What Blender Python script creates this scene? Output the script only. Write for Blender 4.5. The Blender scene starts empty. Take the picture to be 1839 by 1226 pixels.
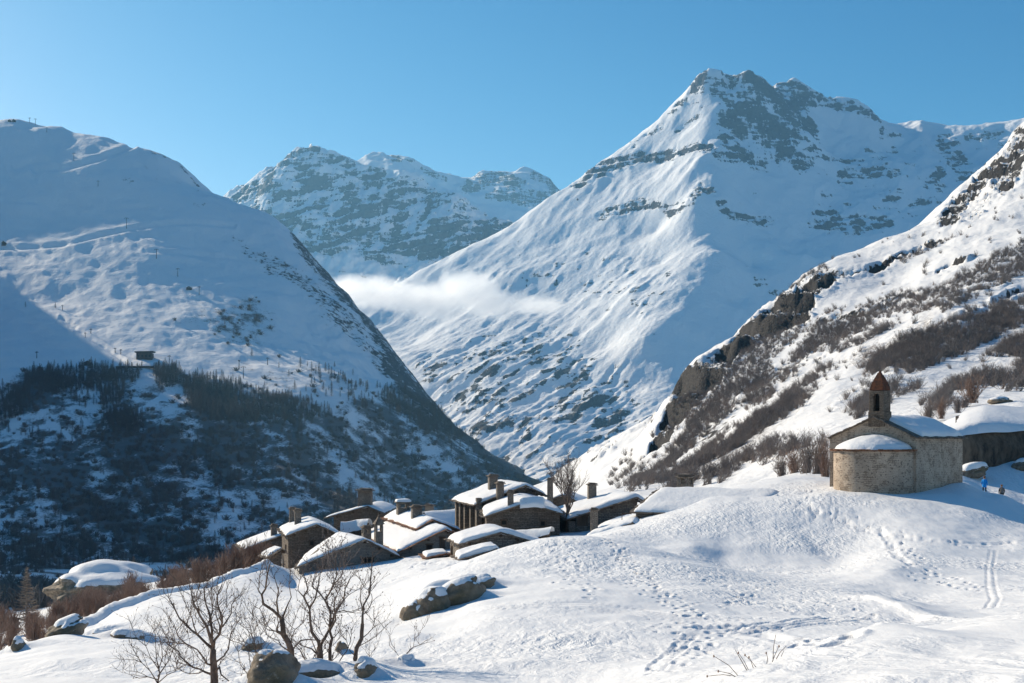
import bpy, bmesh, math, random
import numpy as np
from mathutils import Vector, Matrix

SC = bpy.context.scene
COL = SC.collection

# ---------------------------------------------------------------- camera, sky, sun, exposure
F, CX, HZ = 2220.0, 919.5, 785.0          # focal length, centre column and horizon row of the photograph
cam_d = bpy.data.cameras.new('camera')
cam = bpy.data.objects.new('camera', cam_d); COL.objects.link(cam)
cam.location = (0, 0, 0); cam.rotation_euler = (math.pi / 2, 0, 0)
cam_d.sensor_width = 36.0
cam_d.lens = 36.0 * F / 1839.0
cam_d.shift_y = (HZ - 613.0) / 1839.0
cam_d.clip_start = 0.2; cam_d.clip_end = 60000
SC.camera = cam

SUN_EL, SUN_AZ = math.radians(24.5), math.radians(-47.0)     # azimuth measured from the view direction, left negative
sdir = Vector((math.sin(SUN_AZ) * math.cos(SUN_EL), math.cos(SUN_AZ) * math.cos(SUN_EL), math.sin(SUN_EL)))
world = bpy.data.worlds.new('World'); SC.world = world
world.use_nodes = True
wn = world.node_tree.nodes; wl = world.node_tree.links
bg = wn['Background']
sky = wn.new('ShaderNodeTexSky'); sky.sky_type = 'NISHITA'; sky.sun_disc = False
sky.sun_elevation = SUN_EL; sky.sun_rotation = SUN_AZ
sky.altitude = 2000; sky.air_density = 1.0; sky.dust_density = 1.3; sky.ozone_density = 1.0
# deepen the blue of the sky: each channel of the sky model through its own contrast
sep = wn.new('ShaderNodeSeparateColor'); cmb = wn.new('ShaderNodeCombineColor'); outs_ = []; wl.new(sky.outputs[0], sep.inputs[0])
for ch_, (pw_, k_) in enumerate(((2.2, 0.115), (1.3, 0.48), (1.0, 0.83))):
    a_ = wn.new('ShaderNodeMath'); a_.operation = 'POWER'; a_.inputs[1].default_value = pw_; wl.new(sep.outputs[ch_], a_.inputs[0])
    b_ = wn.new('ShaderNodeMath'); b_.operation = 'MULTIPLY'; b_.inputs[1].default_value = k_; wl.new(a_.outputs[0], b_.inputs[0]); outs_.append(b_.outputs[0])
gcap = wn.new('ShaderNodeMath'); gcap.operation = 'MULTIPLY'; gcap.inputs[1].default_value = 0.72; wl.new(outs_[1], gcap.inputs[0])
rmin = wn.new('ShaderNodeMath'); rmin.operation = 'MINIMUM'; wl.new(outs_[0], rmin.inputs[0]); wl.new(gcap.outputs[0], rmin.inputs[1])   # never redder than pale blue, even beside the sun
gmin = wn.new('ShaderNodeMath'); gmin.operation = 'MINIMUM'; wl.new(outs_[1], gmin.inputs[0]); wl.new(outs_[2], gmin.inputs[1])
wl.new(rmin.outputs[0], cmb.inputs[0]); wl.new(gmin.outputs[0], cmb.inputs[1]); wl.new(outs_[2], cmb.inputs[2])
wl.new(cmb.outputs[0], bg.inputs[0]); bg.inputs[1].default_value = 0.108
sun_d = bpy.data.lights.new('sun', 'SUN'); sun_d.energy = 5.0; sun_d.angle = math.radians(0.53)
sun_d.color = (1.0, 0.875, 0.69)
sun = bpy.data.objects.new('sun', sun_d); COL.objects.link(sun)
sun.rotation_euler = sdir.to_track_quat('Z', 'Y').to_euler()
sun.location = (0, 0, 50)
vs = SC.view_settings
vs.view_transform = 'Standard'; vs.look = 'None'; vs.gamma = 1.0; vs.use_curve_mapping = False
vs.exposure = 0.38
HAZE_DEN, HAZE_COL, HAZE_TOP = 4.2e-5, (0.30, 0.68, 1.0, 1), 1760
SC.cycles.max_bounces = 8; SC.cycles.diffuse_bounces = 3; SC.cycles.volume_bounces = 8
SC.cycles.transparent_max_bounces = 6

# ---------------------------------------------------------------- small helpers
rng = np.random.default_rng(7)
random.seed(7)

def P(u, v, D):
    """point at distance D whose direction is that of photograph pixel (u, v)"""
    return Vector(((u - CX) / F * D, D, (HZ - v) / F * D))

def pix(p):
    return CX + F * p[0] / p[1], HZ - F * p[2] / p[1]

def _hash(ix, iy, seed):
    h = (ix.astype(np.int64) * 374761393 + iy.astype(np.int64) * 668265263 + seed * 1442695041) & 0x7fffffff
    h = ((h ^ (h >> 13)) * 1274126177) & 0x7fffffff
    return h ^ (h >> 16)

def pn(x, y, seed=0):
    ix = np.floor(x); iy = np.floor(y)
    fx = x - ix; fy = y - iy
    ix = ix.astype(np.int64); iy = iy.astype(np.int64)
    def g(dx, dy):
        a = (_hash(ix + dx, iy + dy, seed) & 1023) * (2 * math.pi / 1024)
        return np.cos(a) * (fx - dx) + np.sin(a) * (fy - dy)
    sx = fx * fx * fx * (fx * (fx * 6 - 15) + 10); sy = fy * fy * fy * (fy * (fy * 6 - 15) + 10)
    n0 = g(0, 0) * (1 - sx) + g(1, 0) * sx
    n1 = g(0, 1) * (1 - sx) + g(1, 1) * sx
    return (n0 * (1 - sy) + n1 * sy) * 1.5

def fbm(x, y, wl_, octv=5, seed=0, gain=0.5):
    s = 0.0; a = 1.0; f = 1.0 / wl_; t = 0
    for o in range(octv):
        s = s + a * pn(x * f + 17.3 * o, y * f - 9.1 * o, seed + o * 13); t += a
        a *= gain; f *= 2.03
    return s / t

def ridged(x, y, wl_, octv=5, seed=0, gain=0.5):
    s = 0.0; a = 1.0; f = 1.0 / wl_; t = 0
    for o in range(octv):
        n = 1.0 - np.abs(pn(x * f + 31.7 * o, y * f + 5.9 * o, seed + o * 7)) * 1.6
        s = s + a * n; t += a
        a *= gain; f *= 2.07
    return s / t

def ss(a, b, x):
    t = np.clip((x - a) / (b - a), 0, 1)
    return t * t * (3 - 2 * t)

class RBF:
    def __init__(s, pts, vals, c):
        s.p = np.array(pts, float); s.c = c
        n = len(s.p); v = np.array(vals, float)
        d = np.sqrt(((s.p[:, None] - s.p[None]) ** 2).sum(-1) + c * c)
        A = np.zeros((n + 3, n + 3)); A[:n, :n] = d
        A[:n, n] = 1; A[:n, n + 1:] = s.p; A[n, :n] = 1; A[n + 1:, :n] = s.p.T
        b = np.zeros(n + 3); b[:n] = v
        s.w = np.linalg.lstsq(A, b, rcond=None)[0]
    def __call__(s, x, y):
        sh = np.shape(x); x = np.ravel(x); y = np.ravel(y)
        out = np.empty(len(x)); n = len(s.p); c2 = s.c ** 2
        for i in range(0, len(x), 40000):
            xx = x[i:i + 40000]; yy = y[i:i + 40000]
            acc = s.w[n] + s.w[n + 1] * xx + s.w[n + 2] * yy
            d = np.sqrt((xx[:, None] - s.p[None, :, 0]) ** 2 + (yy[:, None] - s.p[None, :, 1]) ** 2 + c2)
            out[i:i + 40000] = acc + d @ s.w[:n]
        return out.reshape(sh)

def pl_dist(u, v, poly):
    """distance of arrays u, v to a polyline"""
    best = np.full(np.shape(u), 1e9)
    for (a, b), (c, d) in zip(poly[:-1], poly[1:]):
        l2 = (c - a) ** 2 + (d - b) ** 2 + 1e-9
        t = np.clip(((u - a) * (c - a) + (v - b) * (d - b)) / l2, 0, 1)
        best = np.minimum(best, np.hypot(u - a - t * (c - a), v - b - t * (d - b)))
    return best

def in_poly(u, v, poly):
    r = np.zeros(np.shape(u), bool); n = len(poly)
    for i in range(n):
        x1, y1 = poly[i]; x2, y2 = poly[(i + 1) % n]
        c = ((y1 > v) != (y2 > v)) & (u < (x2 - x1) * (v - y1) / (y2 - y1 + 1e-12) + x1)
        r ^= c
    return r

def soft_poly(u, v, poly, soft):
    """1 inside, falling to 0 over 'soft' at the edge"""
    d = pl_dist(u, v, list(poly) + [poly[0]])
    s = np.where(in_poly(u, v, poly), d, -d)
    return np.clip(0.5 + s / (2 * soft), 0, 1)

# ---------------------------------------------------------------- materials
def new_mat(name):
    m = bpy.data.materials.new(name); m.use_nodes = True
    nt = m.node_tree
    b = nt.nodes['Principled BSDF']
    b.inputs['Roughness'].default_value = 0.85
    b.inputs['Specular IOR Level'].default_value = 0.25
    return m, nt, b

def N(nt, typ, **kw):
    n = nt.nodes.new(typ)
    for k, v in kw.items():
        if k in ('operation', 'blend_type', 'data_type', 'attribute_name', 'noise_dimensions', 'feature', 'distance', 'noise_type', 'wave_type', 'bands_direction', 'attribute_type'):
            setattr(n, k, v)
        else:
            n.inputs[k.replace('_', ' ')].default_value = v
    return n

def mixrgb(nt, fac, a, b):
    n = nt.nodes.new('ShaderNodeMix'); n.data_type = 'RGBA'
    if isinstance(fac, (int, float)): n.inputs[0].default_value = fac
    else: nt.links.new(fac, n.inputs[0])
    for s, q in ((6, a), (7, b)):
        if isinstance(q, tuple): n.inputs[s].default_value = (*q, 1)
        else: nt.links.new(q, n.inputs[s])
    return n.outputs[2]

def mth(nt, op, a, b=None, clamp=False):
    n = nt.nodes.new('ShaderNodeMath'); n.operation = op; n.use_clamp = clamp
    for i, q in enumerate((a, b)):
        if q is None: continue
        if isinstance(q, (int, float)): n.inputs[i].default_value = q
        else: nt.links.new(q, n.inputs[i])
    return n.outputs[0]

def ramp(nt, fac, stops):
    n = nt.nodes.new('ShaderNodeValToRGB'); e = n.color_ramp.elements
    while len(e) < len(stops): e.new(0.5)
    for k, (p, c) in enumerate(stops):
        e[k].position = p; e[k].color = (*c, 1)
    nt.links.new(fac, n.inputs[0])
    return n.outputs[0]

def noise(nt, vec, scale, detail=4, rough=0.55, dist=0.0):
    n = nt.nodes.new('ShaderNodeTexNoise')
    n.inputs['Scale'].default_value = scale; n.inputs['Detail'].default_value = detail
    n.inputs['Roughness'].default_value = rough; n.inputs['Distortion'].default_value = dist
    if vec is not None: nt.links.new(vec, n.inputs['Vector'])
    return n.outputs['Fac']

def objvec(nt, scale=(1, 1, 1), rot=(0, 0, 0)):
    tc = nt.nodes.new('ShaderNodeTexCoord'); mp = nt.nodes.new('ShaderNodeMapping')
    mp.inputs['Scale'].default_value = scale; mp.inputs['Rotation'].default_value = rot
    nt.links.new(tc.outputs['Object'], mp.inputs['Vector'])
    return mp.outputs['Vector']

def bump(nt, b, h, strength, dist, prev=None):
    n = nt.nodes.new('ShaderNodeBump'); n.inputs['Strength'].default_value = strength; n.inputs['Distance'].default_value = dist
    nt.links.new(h, n.inputs['Height'])
    if prev is not None: nt.links.new(prev, n.inputs['Normal'])
    if b is not None: nt.links.new(n.outputs[0], b.inputs['Normal'])
    return n.outputs[0]

SNOW = (0.88, 0.87, 0.86)

def terrain_mat(name, size, rock_a, rock_b, scrub, snow_bump, rock_bump, edge=0.35, ledge=0.0, nzm=0.7, strata=None):
    """snow with rock and brush where the mesh attributes 'rock' and 'scrub' put them; size = size of the finest rock break-up in metres"""
    m, nt, b = new_mat(name)
    L = nt.links
    v = objvec(nt)
    at = N(nt, 'ShaderNodeAttribute', attribute_name='rock'); sc = N(nt, 'ShaderNodeAttribute', attribute_name='scrub')
    n1 = noise(nt, v, 1.0 / size, 5, 0.6); n2 = noise(nt, v, 0.23 / size, 4, 0.6); n3 = noise(nt, v, 3.1 / size, 3, 0.6)
    rk = mth(nt, 'ADD', at.outputs['Fac'], mth(nt, 'MULTIPLY', mth(nt, 'SUBTRACT', n1, 0.5), edge * 2.2))
    if strata:                                   # beds of rock one above the other, and gullies down the fall line
        amt, tilt, turn = strata
        nS = noise(nt, objvec(nt, (.16, .16, 1.0), (tilt, tilt * .5, 0)), .75 / size, 4, .62); nG = noise(nt, objvec(nt, (1.0, .13, .13), (0, 0, turn)), .55 / size, 4, .62)
        rk = mth(nt, 'ADD', rk, mth(nt, 'ADD', mth(nt, 'MULTIPLY', mth(nt, 'SUBTRACT', nS, .5), amt), mth(nt, 'MULTIPLY', mth(nt, 'SUBTRACT', nG, .5), amt * .8)))
    if ledge:                                    # snow rests where the rock is less steep
        ge = nt.nodes.new('ShaderNodeNewGeometry'); sx = nt.nodes.new('ShaderNodeSeparateXYZ'); L.new(ge.outputs['Normal'], sx.inputs[0])
        on_ = nt.nodes.new('ShaderNodeMapRange'); on_.inputs[1].default_value = 0.02; on_.inputs[2].default_value = 0.2; L.new(at.outputs['Fac'], on_.inputs[0])
        rk = mth(nt, 'ADD', rk, mth(nt, 'MULTIPLY', mth(nt, 'MULTIPLY', mth(nt, 'SUBTRACT', nzm, sx.outputs[2]), ledge), on_.outputs[0]))
    mr = nt.nodes.new('ShaderNodeMapRange'); mr.interpolation_type = 'SMOOTHSTEP'
    mr.inputs[1].default_value = 0.44; mr.inputs[2].default_value = 0.56; L.new(rk, mr.inputs[0])
    sk = mth(nt, 'ADD', sc.outputs['Fac'], mth(nt, 'MULTIPLY', mth(nt, 'SUBTRACT', n3, 0.5), 1.1))
    ms = nt.nodes.new('ShaderNodeMapRange'); ms.interpolation_type = 'SMOOTHSTEP'
    ms.inputs[1].default_value = 0.28; ms.inputs[2].default_value = 0.74; L.new(sk, ms.inputs[0])
    tone = mth(nt, 'ADD', mth(nt, 'MULTIPLY', n3, .5), mth(nt, 'MULTIPLY', nS, .5)) if strata else n3
    rc = mixrgb(nt, ramp(nt, tone, [(0.3, (0, 0, 0)), (0.7, (1, 1, 1))]), rock_a, rock_b)
    sn = mixrgb(nt, n2, SNOW, tuple(c * 0.94 for c in SNOW))
    c = mixrgb(nt, ms.outputs[0], sn, mixrgb(nt, n1, scrub, tuple(q * 1.6 for q in scrub)))
    c = mixrgb(nt, mr.outputs[0], c, rc)
    L.new(c, b.inputs['Base Color'])
    hb = mth(nt, 'ADD', mth(nt, 'MULTIPLY', n1, snow_bump), mth(nt, 'MULTIPLY', mth(nt, 'MULTIPLY', n3, mr.outputs[0]), rock_bump))
    bump(nt, b, hb, 0.8, size)
    b.inputs['Roughness'].default_value = 0.9
    return m

def grid_mesh(name, X, Y, Z, mat, attrs, kind='structure'):
    r, c = X.shape
    me = bpy.data.meshes.new(name)
    me.vertices.add(r * c)
    me.vertices.foreach_set('co', np.stack([X, Y, Z], -1).astype(np.float32).ravel())
    idx = np.arange(r * c, dtype=np.int32).reshape(r, c)
    q = np.stack([idx[:-1, :-1], idx[:-1, 1:], idx[1:, 1:], idx[1:, :-1]], -1).reshape(-1, 4)
    me.loops.add(q.size); me.loops.foreach_set('vertex_index', q.ravel())
    me.polygons.add(len(q)); me.polygons.foreach_set('loop_start', np.arange(0, q.size, 4, dtype=np.int32))
    me.polygons.foreach_set('use_smooth', np.ones(len(q), bool))
    me.update(calc_edges=True)
    for k, a in attrs.items():
        at = me.attributes.new(k, 'FLOAT', 'POINT'); at.data.foreach_set('value', a.astype(np.float32).ravel())
    me.materials.append(mat)
    o = bpy.data.objects.new(name, me); COL.objects.link(o)
    if kind: o['kind'] = kind
    return o

def fan(u0, u1, nu, rows, pad=0.0):
    """a grid whose cells grow with distance from the viewpoint's valley side (level of detail only)"""
    uu = np.linspace(u0, u1, nu); U, D = np.meshgrid(uu, rows)
    return U, D, (U - CX) / F * (D + pad)

# ================================================================ TERRAIN
# ---- near ground and right-hand hillside: one height function, interpolated between surveyed points (column, row, distance)
NEAR = [
 # strip at the photographer's feet
 (-300,1900,5),(0,1850,5),(400,1800,5),(900,1700,5),(1400,1640,5),(1839,1600,5),(2200,1580,5),
 (-300,1480,11),(100,1470,11),(400,1440,12),(900,1380,11.5),(1200,1300,11),(1330,1245,10.5),(1600,1232,9.3),(1839,1228,8.6),(2200,1215,8.6),
 # nearest hump, lower right
 (2200,1080,19),(2000,1088,18),(1839,1097,17.5),(1712,1114,16.8),(1620,1130,16),(1568,1141,15.6),(1419,1175,14.6),(1300,1207,13.2),
 (2000,1105,23),(1839,1113,22.5),(1712,1131,21.5),(1600,1146,20),(1500,1166,19),(1400,1184,18.5),
 (1700,1170,12.5),(1500,1190,12.3),(1839,1160,12.5),
 # middle ground
 (1300,1180,20),(1100,1205,21),(1000,1226,21),(900,1232,22),(780,1226,23),(700,1226,24),
 (1100,1170,26),(950,1170,27),(1250,1148,28),(1400,1140,29),(1550,1122,33),(1640,1116,34),
 (1839,1093,38),(1760,1098,40),(2000,1075,42),(2200,1060,45),
 # wedge shaped drift
 (1560,1070,45),(1600,1073,43.5),(1640,1084,41),(1670,1099,38),(1696,1112,36),(1640,1105,38),(1700,1088,47),(1650,1078,53),(1600,1068,56),
 (1760,1072,52),(1839,1068,52),(1839,1040,60),(1760,1040,60),(1700,1030,64),(1839,1005,72),(1700,1000,72),(1600,1025,63),(2100,1000,72),
 # long middle hump with the footprints
 (810,1022,57),(840,1008,59),(870,995,61),(900,985,63),(930,978,64),(970,969,66),(1010,964,67),(1060,964,67),(1120,974,65),(1180,992,62),(1250,1013,59),(1350,1040,55),(1480,1062,50),
 (940,1000,58),(1000,1010,56),(1100,1010,57),(1180,1030,52),(1000,1045,49),(1150,1055,47),(900,1060,48),(1000,1095,38),(1200,1085,40),(1350,1085,42),(1450,1095,39),(900,1110,36),(1100,1130,31),(800,1150,32),
 (1010,990,76),(930,1000,76),(870,1012,76),(1080,990,76),
 # chapel hill
 (1080,972,82),(1100,960,86),(1130,951,90),(1200,931,94),(1280,901,98),(1330,886,102),(1400,868,110),(1450,856,120),(1490,872,108),
 (1180,985,80),(1250,985,81),(1300,1005,79),(1400,1015,77),(1500,1015,76),(1300,950,88),(1400,920,92),(1480,900,95),(1500,930,90),(1450,980,83),(1550,965,84),(1400,960,86),
 (1497,884,99),(1560,895,95.5),(1645,890,97),(1690,874,102),(1727,865,106),(1740,869,105),(1765,880,104),(1800,887,103),(1839,906,101),(2000,935,100),
 (1600,930,88),(1700,920,90),(1839,943,89),(1790,962,83),(1650,955,82),(2000,975,82),(1839,975,79),
 (1760,890,116),(1839,915,114),(1768,872,123),(1810,880,122),(1839,850,130),(1760,845,130),(1727,860,118),(2000,850,128),(2000,900,115),
 (1560,870,108),(1600,868,112),(1700,850,124),
 # boulder hump and hollow
 (718,1117,43),(755,1124,40),(800,1110,41),(875,1047,51),(830,1040,53),(760,1085,45),(850,1090,42),(740,1140,35),(790,1150,33),(700,1165,31),(650,1190,28),
 # meadow in front of the houses
 (650,1085,54),(600,1125,44),(560,1090,57),(700,1045,70),(720,1012,97),(760,1010,92),(800,1012,86),(620,1035,95),(545,1046,97),(523,1052,97),(660,1022,98),(500,1060,84),
 (430,1095,61),(350,1115,54),(300,1165,43),(200,1115,60),(170,1143,54),(400,1150,46),(500,1150,41),(560,1195,30),
 # hump at lower left
 (-300,1205,36),(0,1173,41),(60,1153,43),(105,1142,44.5),(180,1150,42.5),(250,1153,41),(330,1183,35),(420,1200,31),
 (0,1235,26),(150,1230,27),(300,1238,26),(450,1232,25),(600,1228,25),(-300,1260,25),
 (-200,1250,56),(0,1232,58),(60,1212,59),(105,1180,60),
 # wall line and the drop behind it
 (140,1132,58),(200,1100,65),(280,1076,73),(340,1061,79),(420,1037,92),(480,1014,99),(505,1022,100),
 (120,1175,68),(200,1130,78),(280,1100,88),(340,1078,96),(420,1055,104),(500,1030,112),
 (30,1150,100),(100,1118,118),(200,1093,128),(300,1068,132),(400,1040,130),(460,1005,135),
 (190,1075,185),(90,1100,185),(250,1045,200),(300,1040,190),(0,1125,180),(-200,1140,180),
 (0,1062,380),(60,1058,360),(-300,1065,380),(200,1085,360),(400,1075,330),
 (60,1030,650),(-300,1022,700),(0,1022,850),(200,1052,650),(400,1052,700),(-300,1016,900),
 # village terrace and the drop behind
 (600,985,130),(700,985,125),(800,975,125),(870,965,120),(930,958,120),(1000,960,112),(1050,965,105),(1130,930,130),(640,1000,112),(560,1010,108),
 (600,985,190),(750,965,190),(900,935,190),(1000,915,190),
 (600,1030,350),(800,980,350),(900,940,380),(1000,905,380),(960,895,900),(800,950,900),(600,1005,800),
 # foot of the hillside
 (1080,885,230),(1150,872,220),(1220,862,230),(1300,860,180),(1380,856,155),(1250,820,300),(1160,845,330),
 # face of the hillside
 (1500,745,205),(1420,800,180),(1600,700,225),(1700,690,232),(1839,690,215),(2000,680,210),(1690,765,150),(1839,735,152),(1780,715,190),
 (1350,750,290),(1450,620,390),(1380,680,370),(1500,560,440),(1600,590,350),(1700,560,330),(1839,590,285),(2000,560,290),
 (1600,500,500),(1700,450,510),(1839,450,440),(2000,400,470),(1750,360,660),(1839,330,620),(2000,250,680),
 (1839,222,840),(1812,255,825),(1775,300,790),(1720,340,745),(1661,397,700),(1588,437,660),(1502,465,620),(1438,507,580),(1390,550,540),(1344,581,510),(1311,614,490),(1270,640,470),(1237,664,455),(1208,705,435),(1190,730,425),(1179,750,415),(1160,785,400),(1130,830,385),(1100,862,370),(2000,80,900),(2200,-60,950),
 # behind its crest
 (2000,200,1080),(1839,300,1000),(1775,360,900),(1661,460,800),(1588,500,760),(1502,530,720),(1438,580,680),(1344,650,610),(1270,715,560),(1208,790,520),(1179,800,500),
 # second snow slope below the cliffs
 (1180,748,690),(1140,768,690),(1100,790,700),(1060,810,715),(1030,830,740),(1000,850,800),(1120,815,580),(1080,850,500),(1050,865,560),(1010,868,680),(980,872,800),
 (1180,800,860),(1100,835,900),(1030,860,920),
]
_a = np.array(NEAR, float)
_near = RBF(np.stack([_a[:, 0] / 1000, 0.62 * np.log(_a[:, 2])], -1), _a[:, 1], 0.022)

def near_z(x, y, detail=True):
    x = np.asarray(x, float); y = np.maximum(np.asarray(y, float), 3.0)
    u = np.clip(CX + F * x / y, -900, 2800)
    v = _near(u / 1000, 0.62 * np.log(y))
    z = (HZ - v) / F * y
    if detail:
        z = z + (0.17 * fbm(x, y, 6.0, 3, 3) + .34 * fbm(x, y, 17.0, 2, 4)) * ss(8, 25, y) + 0.06 * fbm(x, y, 2.2, 2, 5)
        far = ss(140, 260, y); a = (0.33 * x + 0.94 * y); b = (0.94 * x - 0.33 * y)
        hill = far * ss(900, 1150, u)
        z = z + hill * (1.1 * (ridged(b / 1.0, a / 5.0, 26, 4, 21) - 0.45) * (0.4 + y / 500) + 2.2 * fbm(x, y, 45, 5, 22) * (0.3 + y / 500))
        z = z + far * (1 - ss(900, 1150, u)) * 1.2 * fbm(x, y, 40, 4, 24)
    return z

_near_z0 = near_z
CREST = []
DRIFTS = []      # snow banked against rocks: x, y, width, height
def near_z(x, y, detail=True):
    z = _near_z0(x, y, detail)
    if CREST and detail:                     # wind-cut edge of the drift on the right: gentle behind, steep in front
        for cr, hb, hf, am in CREST:
            ys_ = [q[1] for q in cr]; sel = (y > min(ys_) - 6) & (y < max(ys_) + 8) & (np.abs(x - cr[0][0]) < 14)
            if not np.any(sel): continue
            xs, yy = x[sel], y[sel]; d = pl_dist(xs, yy, cr)
            yc = np.interp(xs, [q[0] for q in cr], ys_); sg = yy > yc
            endf = ss(cr[0][0] - 1.5, cr[0][0] + 2.0, xs) * (1 - ss(cr[-1][0] - .2, cr[-1][0] + 1.0, xs))
            z[sel] = z[sel] + am * endf * np.where(sg, np.exp(-(d / hb) ** 2), np.exp(-(d / hf) ** 1.2))
    for (x0, y0, w, h) in DRIFTS:
        dx = (x - x0) / w; dy = (y - y0) / w
        z = z + h * np.exp(-.5 * dx * dx) / (1 + np.exp(np.clip(-dy * 7, -40, 40))) * np.exp(-np.clip(dy, 0, 60) / 3.2)
    return z

def nz(x, y):
    return float(near_z(np.array([x]), np.array([y]))[0])

# footprints, ski tracks and trampled paths pressed into the near snow
TR = []       # (x, y, half-length, half-width, direction, depth)
def ground_at(u, v, d0=8.0, d1=900.0):
    """first point of the near ground met by the sight line of a pixel"""
    D = np.exp(np.linspace(math.log(d0), math.log(d1), 1500)); X = (u - CX) / F * D
    g = near_z(X, D); ray = (HZ - v) / F * D
    k = np.argmax(ray < g)
    return X[k], D[k]

def pix_line(pts, d0=10.0):
    return [ground_at(u, v, d0) for u, v in pts]

def walk(pts, step, spread, size, depth, jit=0.25, d0=10.0):
    w = pix_line(pts, d0); side = 1
    for (x0, y0), (x1, y1) in zip(w[:-1], w[1:]):
        l = math.hypot(x1 - x0, y1 - y0); n = max(1, int(l / step)); an = math.atan2(y1 - y0, x1 - x0)
        if l > 40: continue
        for k in range(n):
            t = (k + random.uniform(-.3, .3)) / n; side = -side
            ox, oy = -math.sin(an) * side * spread, math.cos(an) * side * spread
            TR.append((x0 + (x1 - x0) * t + ox + random.gauss(0, jit * .3), y0 + (y1 - y0) * t + oy + random.gauss(0, jit * .3),
                       size * random.uniform(.8, 1.3), size * random.uniform(.5, .7), an + random.gauss(0, .3), depth * random.uniform(.6, 1.2)))

ROCKS = {}
for key, u_, v_, w_, h_ in (('split', 745, 1108, .7, .3), ('split2', 800, 1092, 1.0, 1.0), ('split3', 850, 1062, .9, .55), ('cap', 487, 1235, .6, .45), ('dark', 560, 1230, .8, .45), ('slim', 610, 1180, .25, .2), ('rough', 652, 1222, .4, .35), ('stone', 727, 1200, .35, .22),
                            ('slit', 452, 1170, .6, .35), ('flat_r', 226, 1147, .9, .50), ('flat_l', 180, 1141, .7, .40), ('tip', 27, 1172, .5, .25)):
    x_, y_ = ground_at(u_, v_, 16); ROCKS[key] = (x_, y_, nz(x_, y_))
    NEWD = (x_, y_ + .25 * w_, w_, h_); ROCKS[key + '_d'] = NEWD
DRIFTS += [d_ for k_, d_ in ROCKS.items() if k_.endswith('_d')]
CREST.append(([P(1575,1068,44.5)[:2], P(1610,1075,43)[:2], P(1640,1084,41)[:2], P(1670,1097,38.5)[:2], P(1700,1112,36)[:2]], 2.6, .75, .72))
CREST.append(([P(1400,1174,15)[:2], P(1440,1168,15.2)[:2], P(1500,1155,15.5)[:2], P(1560,1142,15.8)[:2], P(1590,1136,16)[:2]], .35, 1.6, .26))
CREST.append(([P(1200,990,79)[:2], P(1300,985,81.5)[:2], P(1360,980,83)[:2], P(1450,985,82)[:2]], 4.0, 2.2, .25))
# two trodden trails over the long hump
walk([(1005,970),(1010,990),(1020,1015),(1035,1040),(1080,1080)], .8, .25, .22, .15, .5)
walk([(1095,970),(1115,995),(1130,1015),(1160,1040),(1200,1070),(1240,1100),(1255,1115)], .42, .16, .20, .17, .5)
walk([(1100,968),(1118,998),(1140,1022),(1175,1055),(1225,1090),(1262,1120)], .5, .42, .19, .15, .8)
walk([(1050,1010),(1090,1030),(1150,1060),(1190,1085)], 1.0, .2, .2, .13, .3)
walk([(985,1010),(1000,1040),(1030,1055),(1075,1068),(1110,1075)], 1.3, .3, .24, .14, .5)
walk([(1200,1000),(1250,1030),(1300,1050),(1340,1070),(1310,1090)], 1.1, .15, .24, .16, .3)
walk([(1290,1090),(1330,1075),(1400,1050)], .55, .12, .16, .14, .1)
walk([(1360,1085),(1430,1097),(1500,1112),(1560,1105)], .9, .15, .24, .15, .25)
walk([(1450,1078),(1530,1095),(1600,1110)], 1.1, .12, .2, .13, .25)
# churned crossing of the paths
for _ in range(170):
    u_ = random.gauss(1290, 75); v_ = random.gauss(1125, 13)
    if 1160 < u_ < 1450 and 1098 < v_ < 1152:
        x_, y_ = ground_at(u_, v_, 17)
        TR.append((x_, y_, random.uniform(.08, .2), random.uniform(.06, .13), random.uniform(0, 3), random.uniform(-.06, .09)))
walk([(1260,1120),(1230,1150),(1200,1185),(1180,1215)], .5, .18, .2, .10, .25)
walk([(1300,1130),(1260,1160),(1215,1200)], .5, .18, .2, .10, .25)
# sunken path with its bank on the right
walk([(1420,1150),(1480,1148),(1530,1145),(1565,1138)], .35, .3, .2, .12, .5)
walk([(1440,1160),(1500,1156),(1560,1143)], .25, .2, .25, .16, .4)
# paths on the chapel hill
walk([(1460,880),(1440,905),(1470,925),(1520,940),(1570,955),(1640,968),(1720,975),(1839,972)], .6, .3, .26, .15, .9, 60)
walk([(1480,905),(1540,940),(1600,955),(1680,975),(1760,985),(1839,985)], .6, .3, .26, .13, .9, 60)
walk([(1580,950),(1600,975),(1610,1000),(1640,1020),(1700,1045)], .8, .3, .24, .13, .8, 50)
walk([(1600,965),(1640,1000),(1680,1030),(1740,1055)], .8, .3, .3, .2, .7, 48)
walk([(1400,890),(1350,895),(1300,908),(1240,925)], 1.3, .2, .25, .16, .3, 60)
walk([(1700,1050),(1760,1060),(1839,1060)], .6, .3, .25, .15, .5, 44)
walk([(1640,1035),(1740,1055),(1830,1050)], .6, .3, .25, .15, .5, 44)
for _ in range(260):                                            # broken crust beside the chapel path
    u_ = random.gauss(1475, 45); v_ = random.gauss(905, 18)
    if v_ > 885:
        x_, y_ = ground_at(u_, v_, 70)
        TR.append((x_, y_, random.uniform(.15, .4), random.uniform(.1, .22), random.uniform(0, 3), random.uniform(-.08, .09)))
for _ in range(150):                                            # broken crust left of the small house
    x_, y_ = ground_at(random.gauss(785, 28), random.gauss(1013, 5), 60)
    TR.append((x_, y_, random.uniform(.2, .45), random.uniform(.15, .3), random.uniform(0, 3), random.uniform(-.1, .16)))
TRK = []      # (polyline, half-width, depth)
TRK.append((pix_line([(1440,900),(1470,922),(1520,940),(1570,955),(1640,968),(1720,975),(1839,972)], 60), .4, .10))
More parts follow.
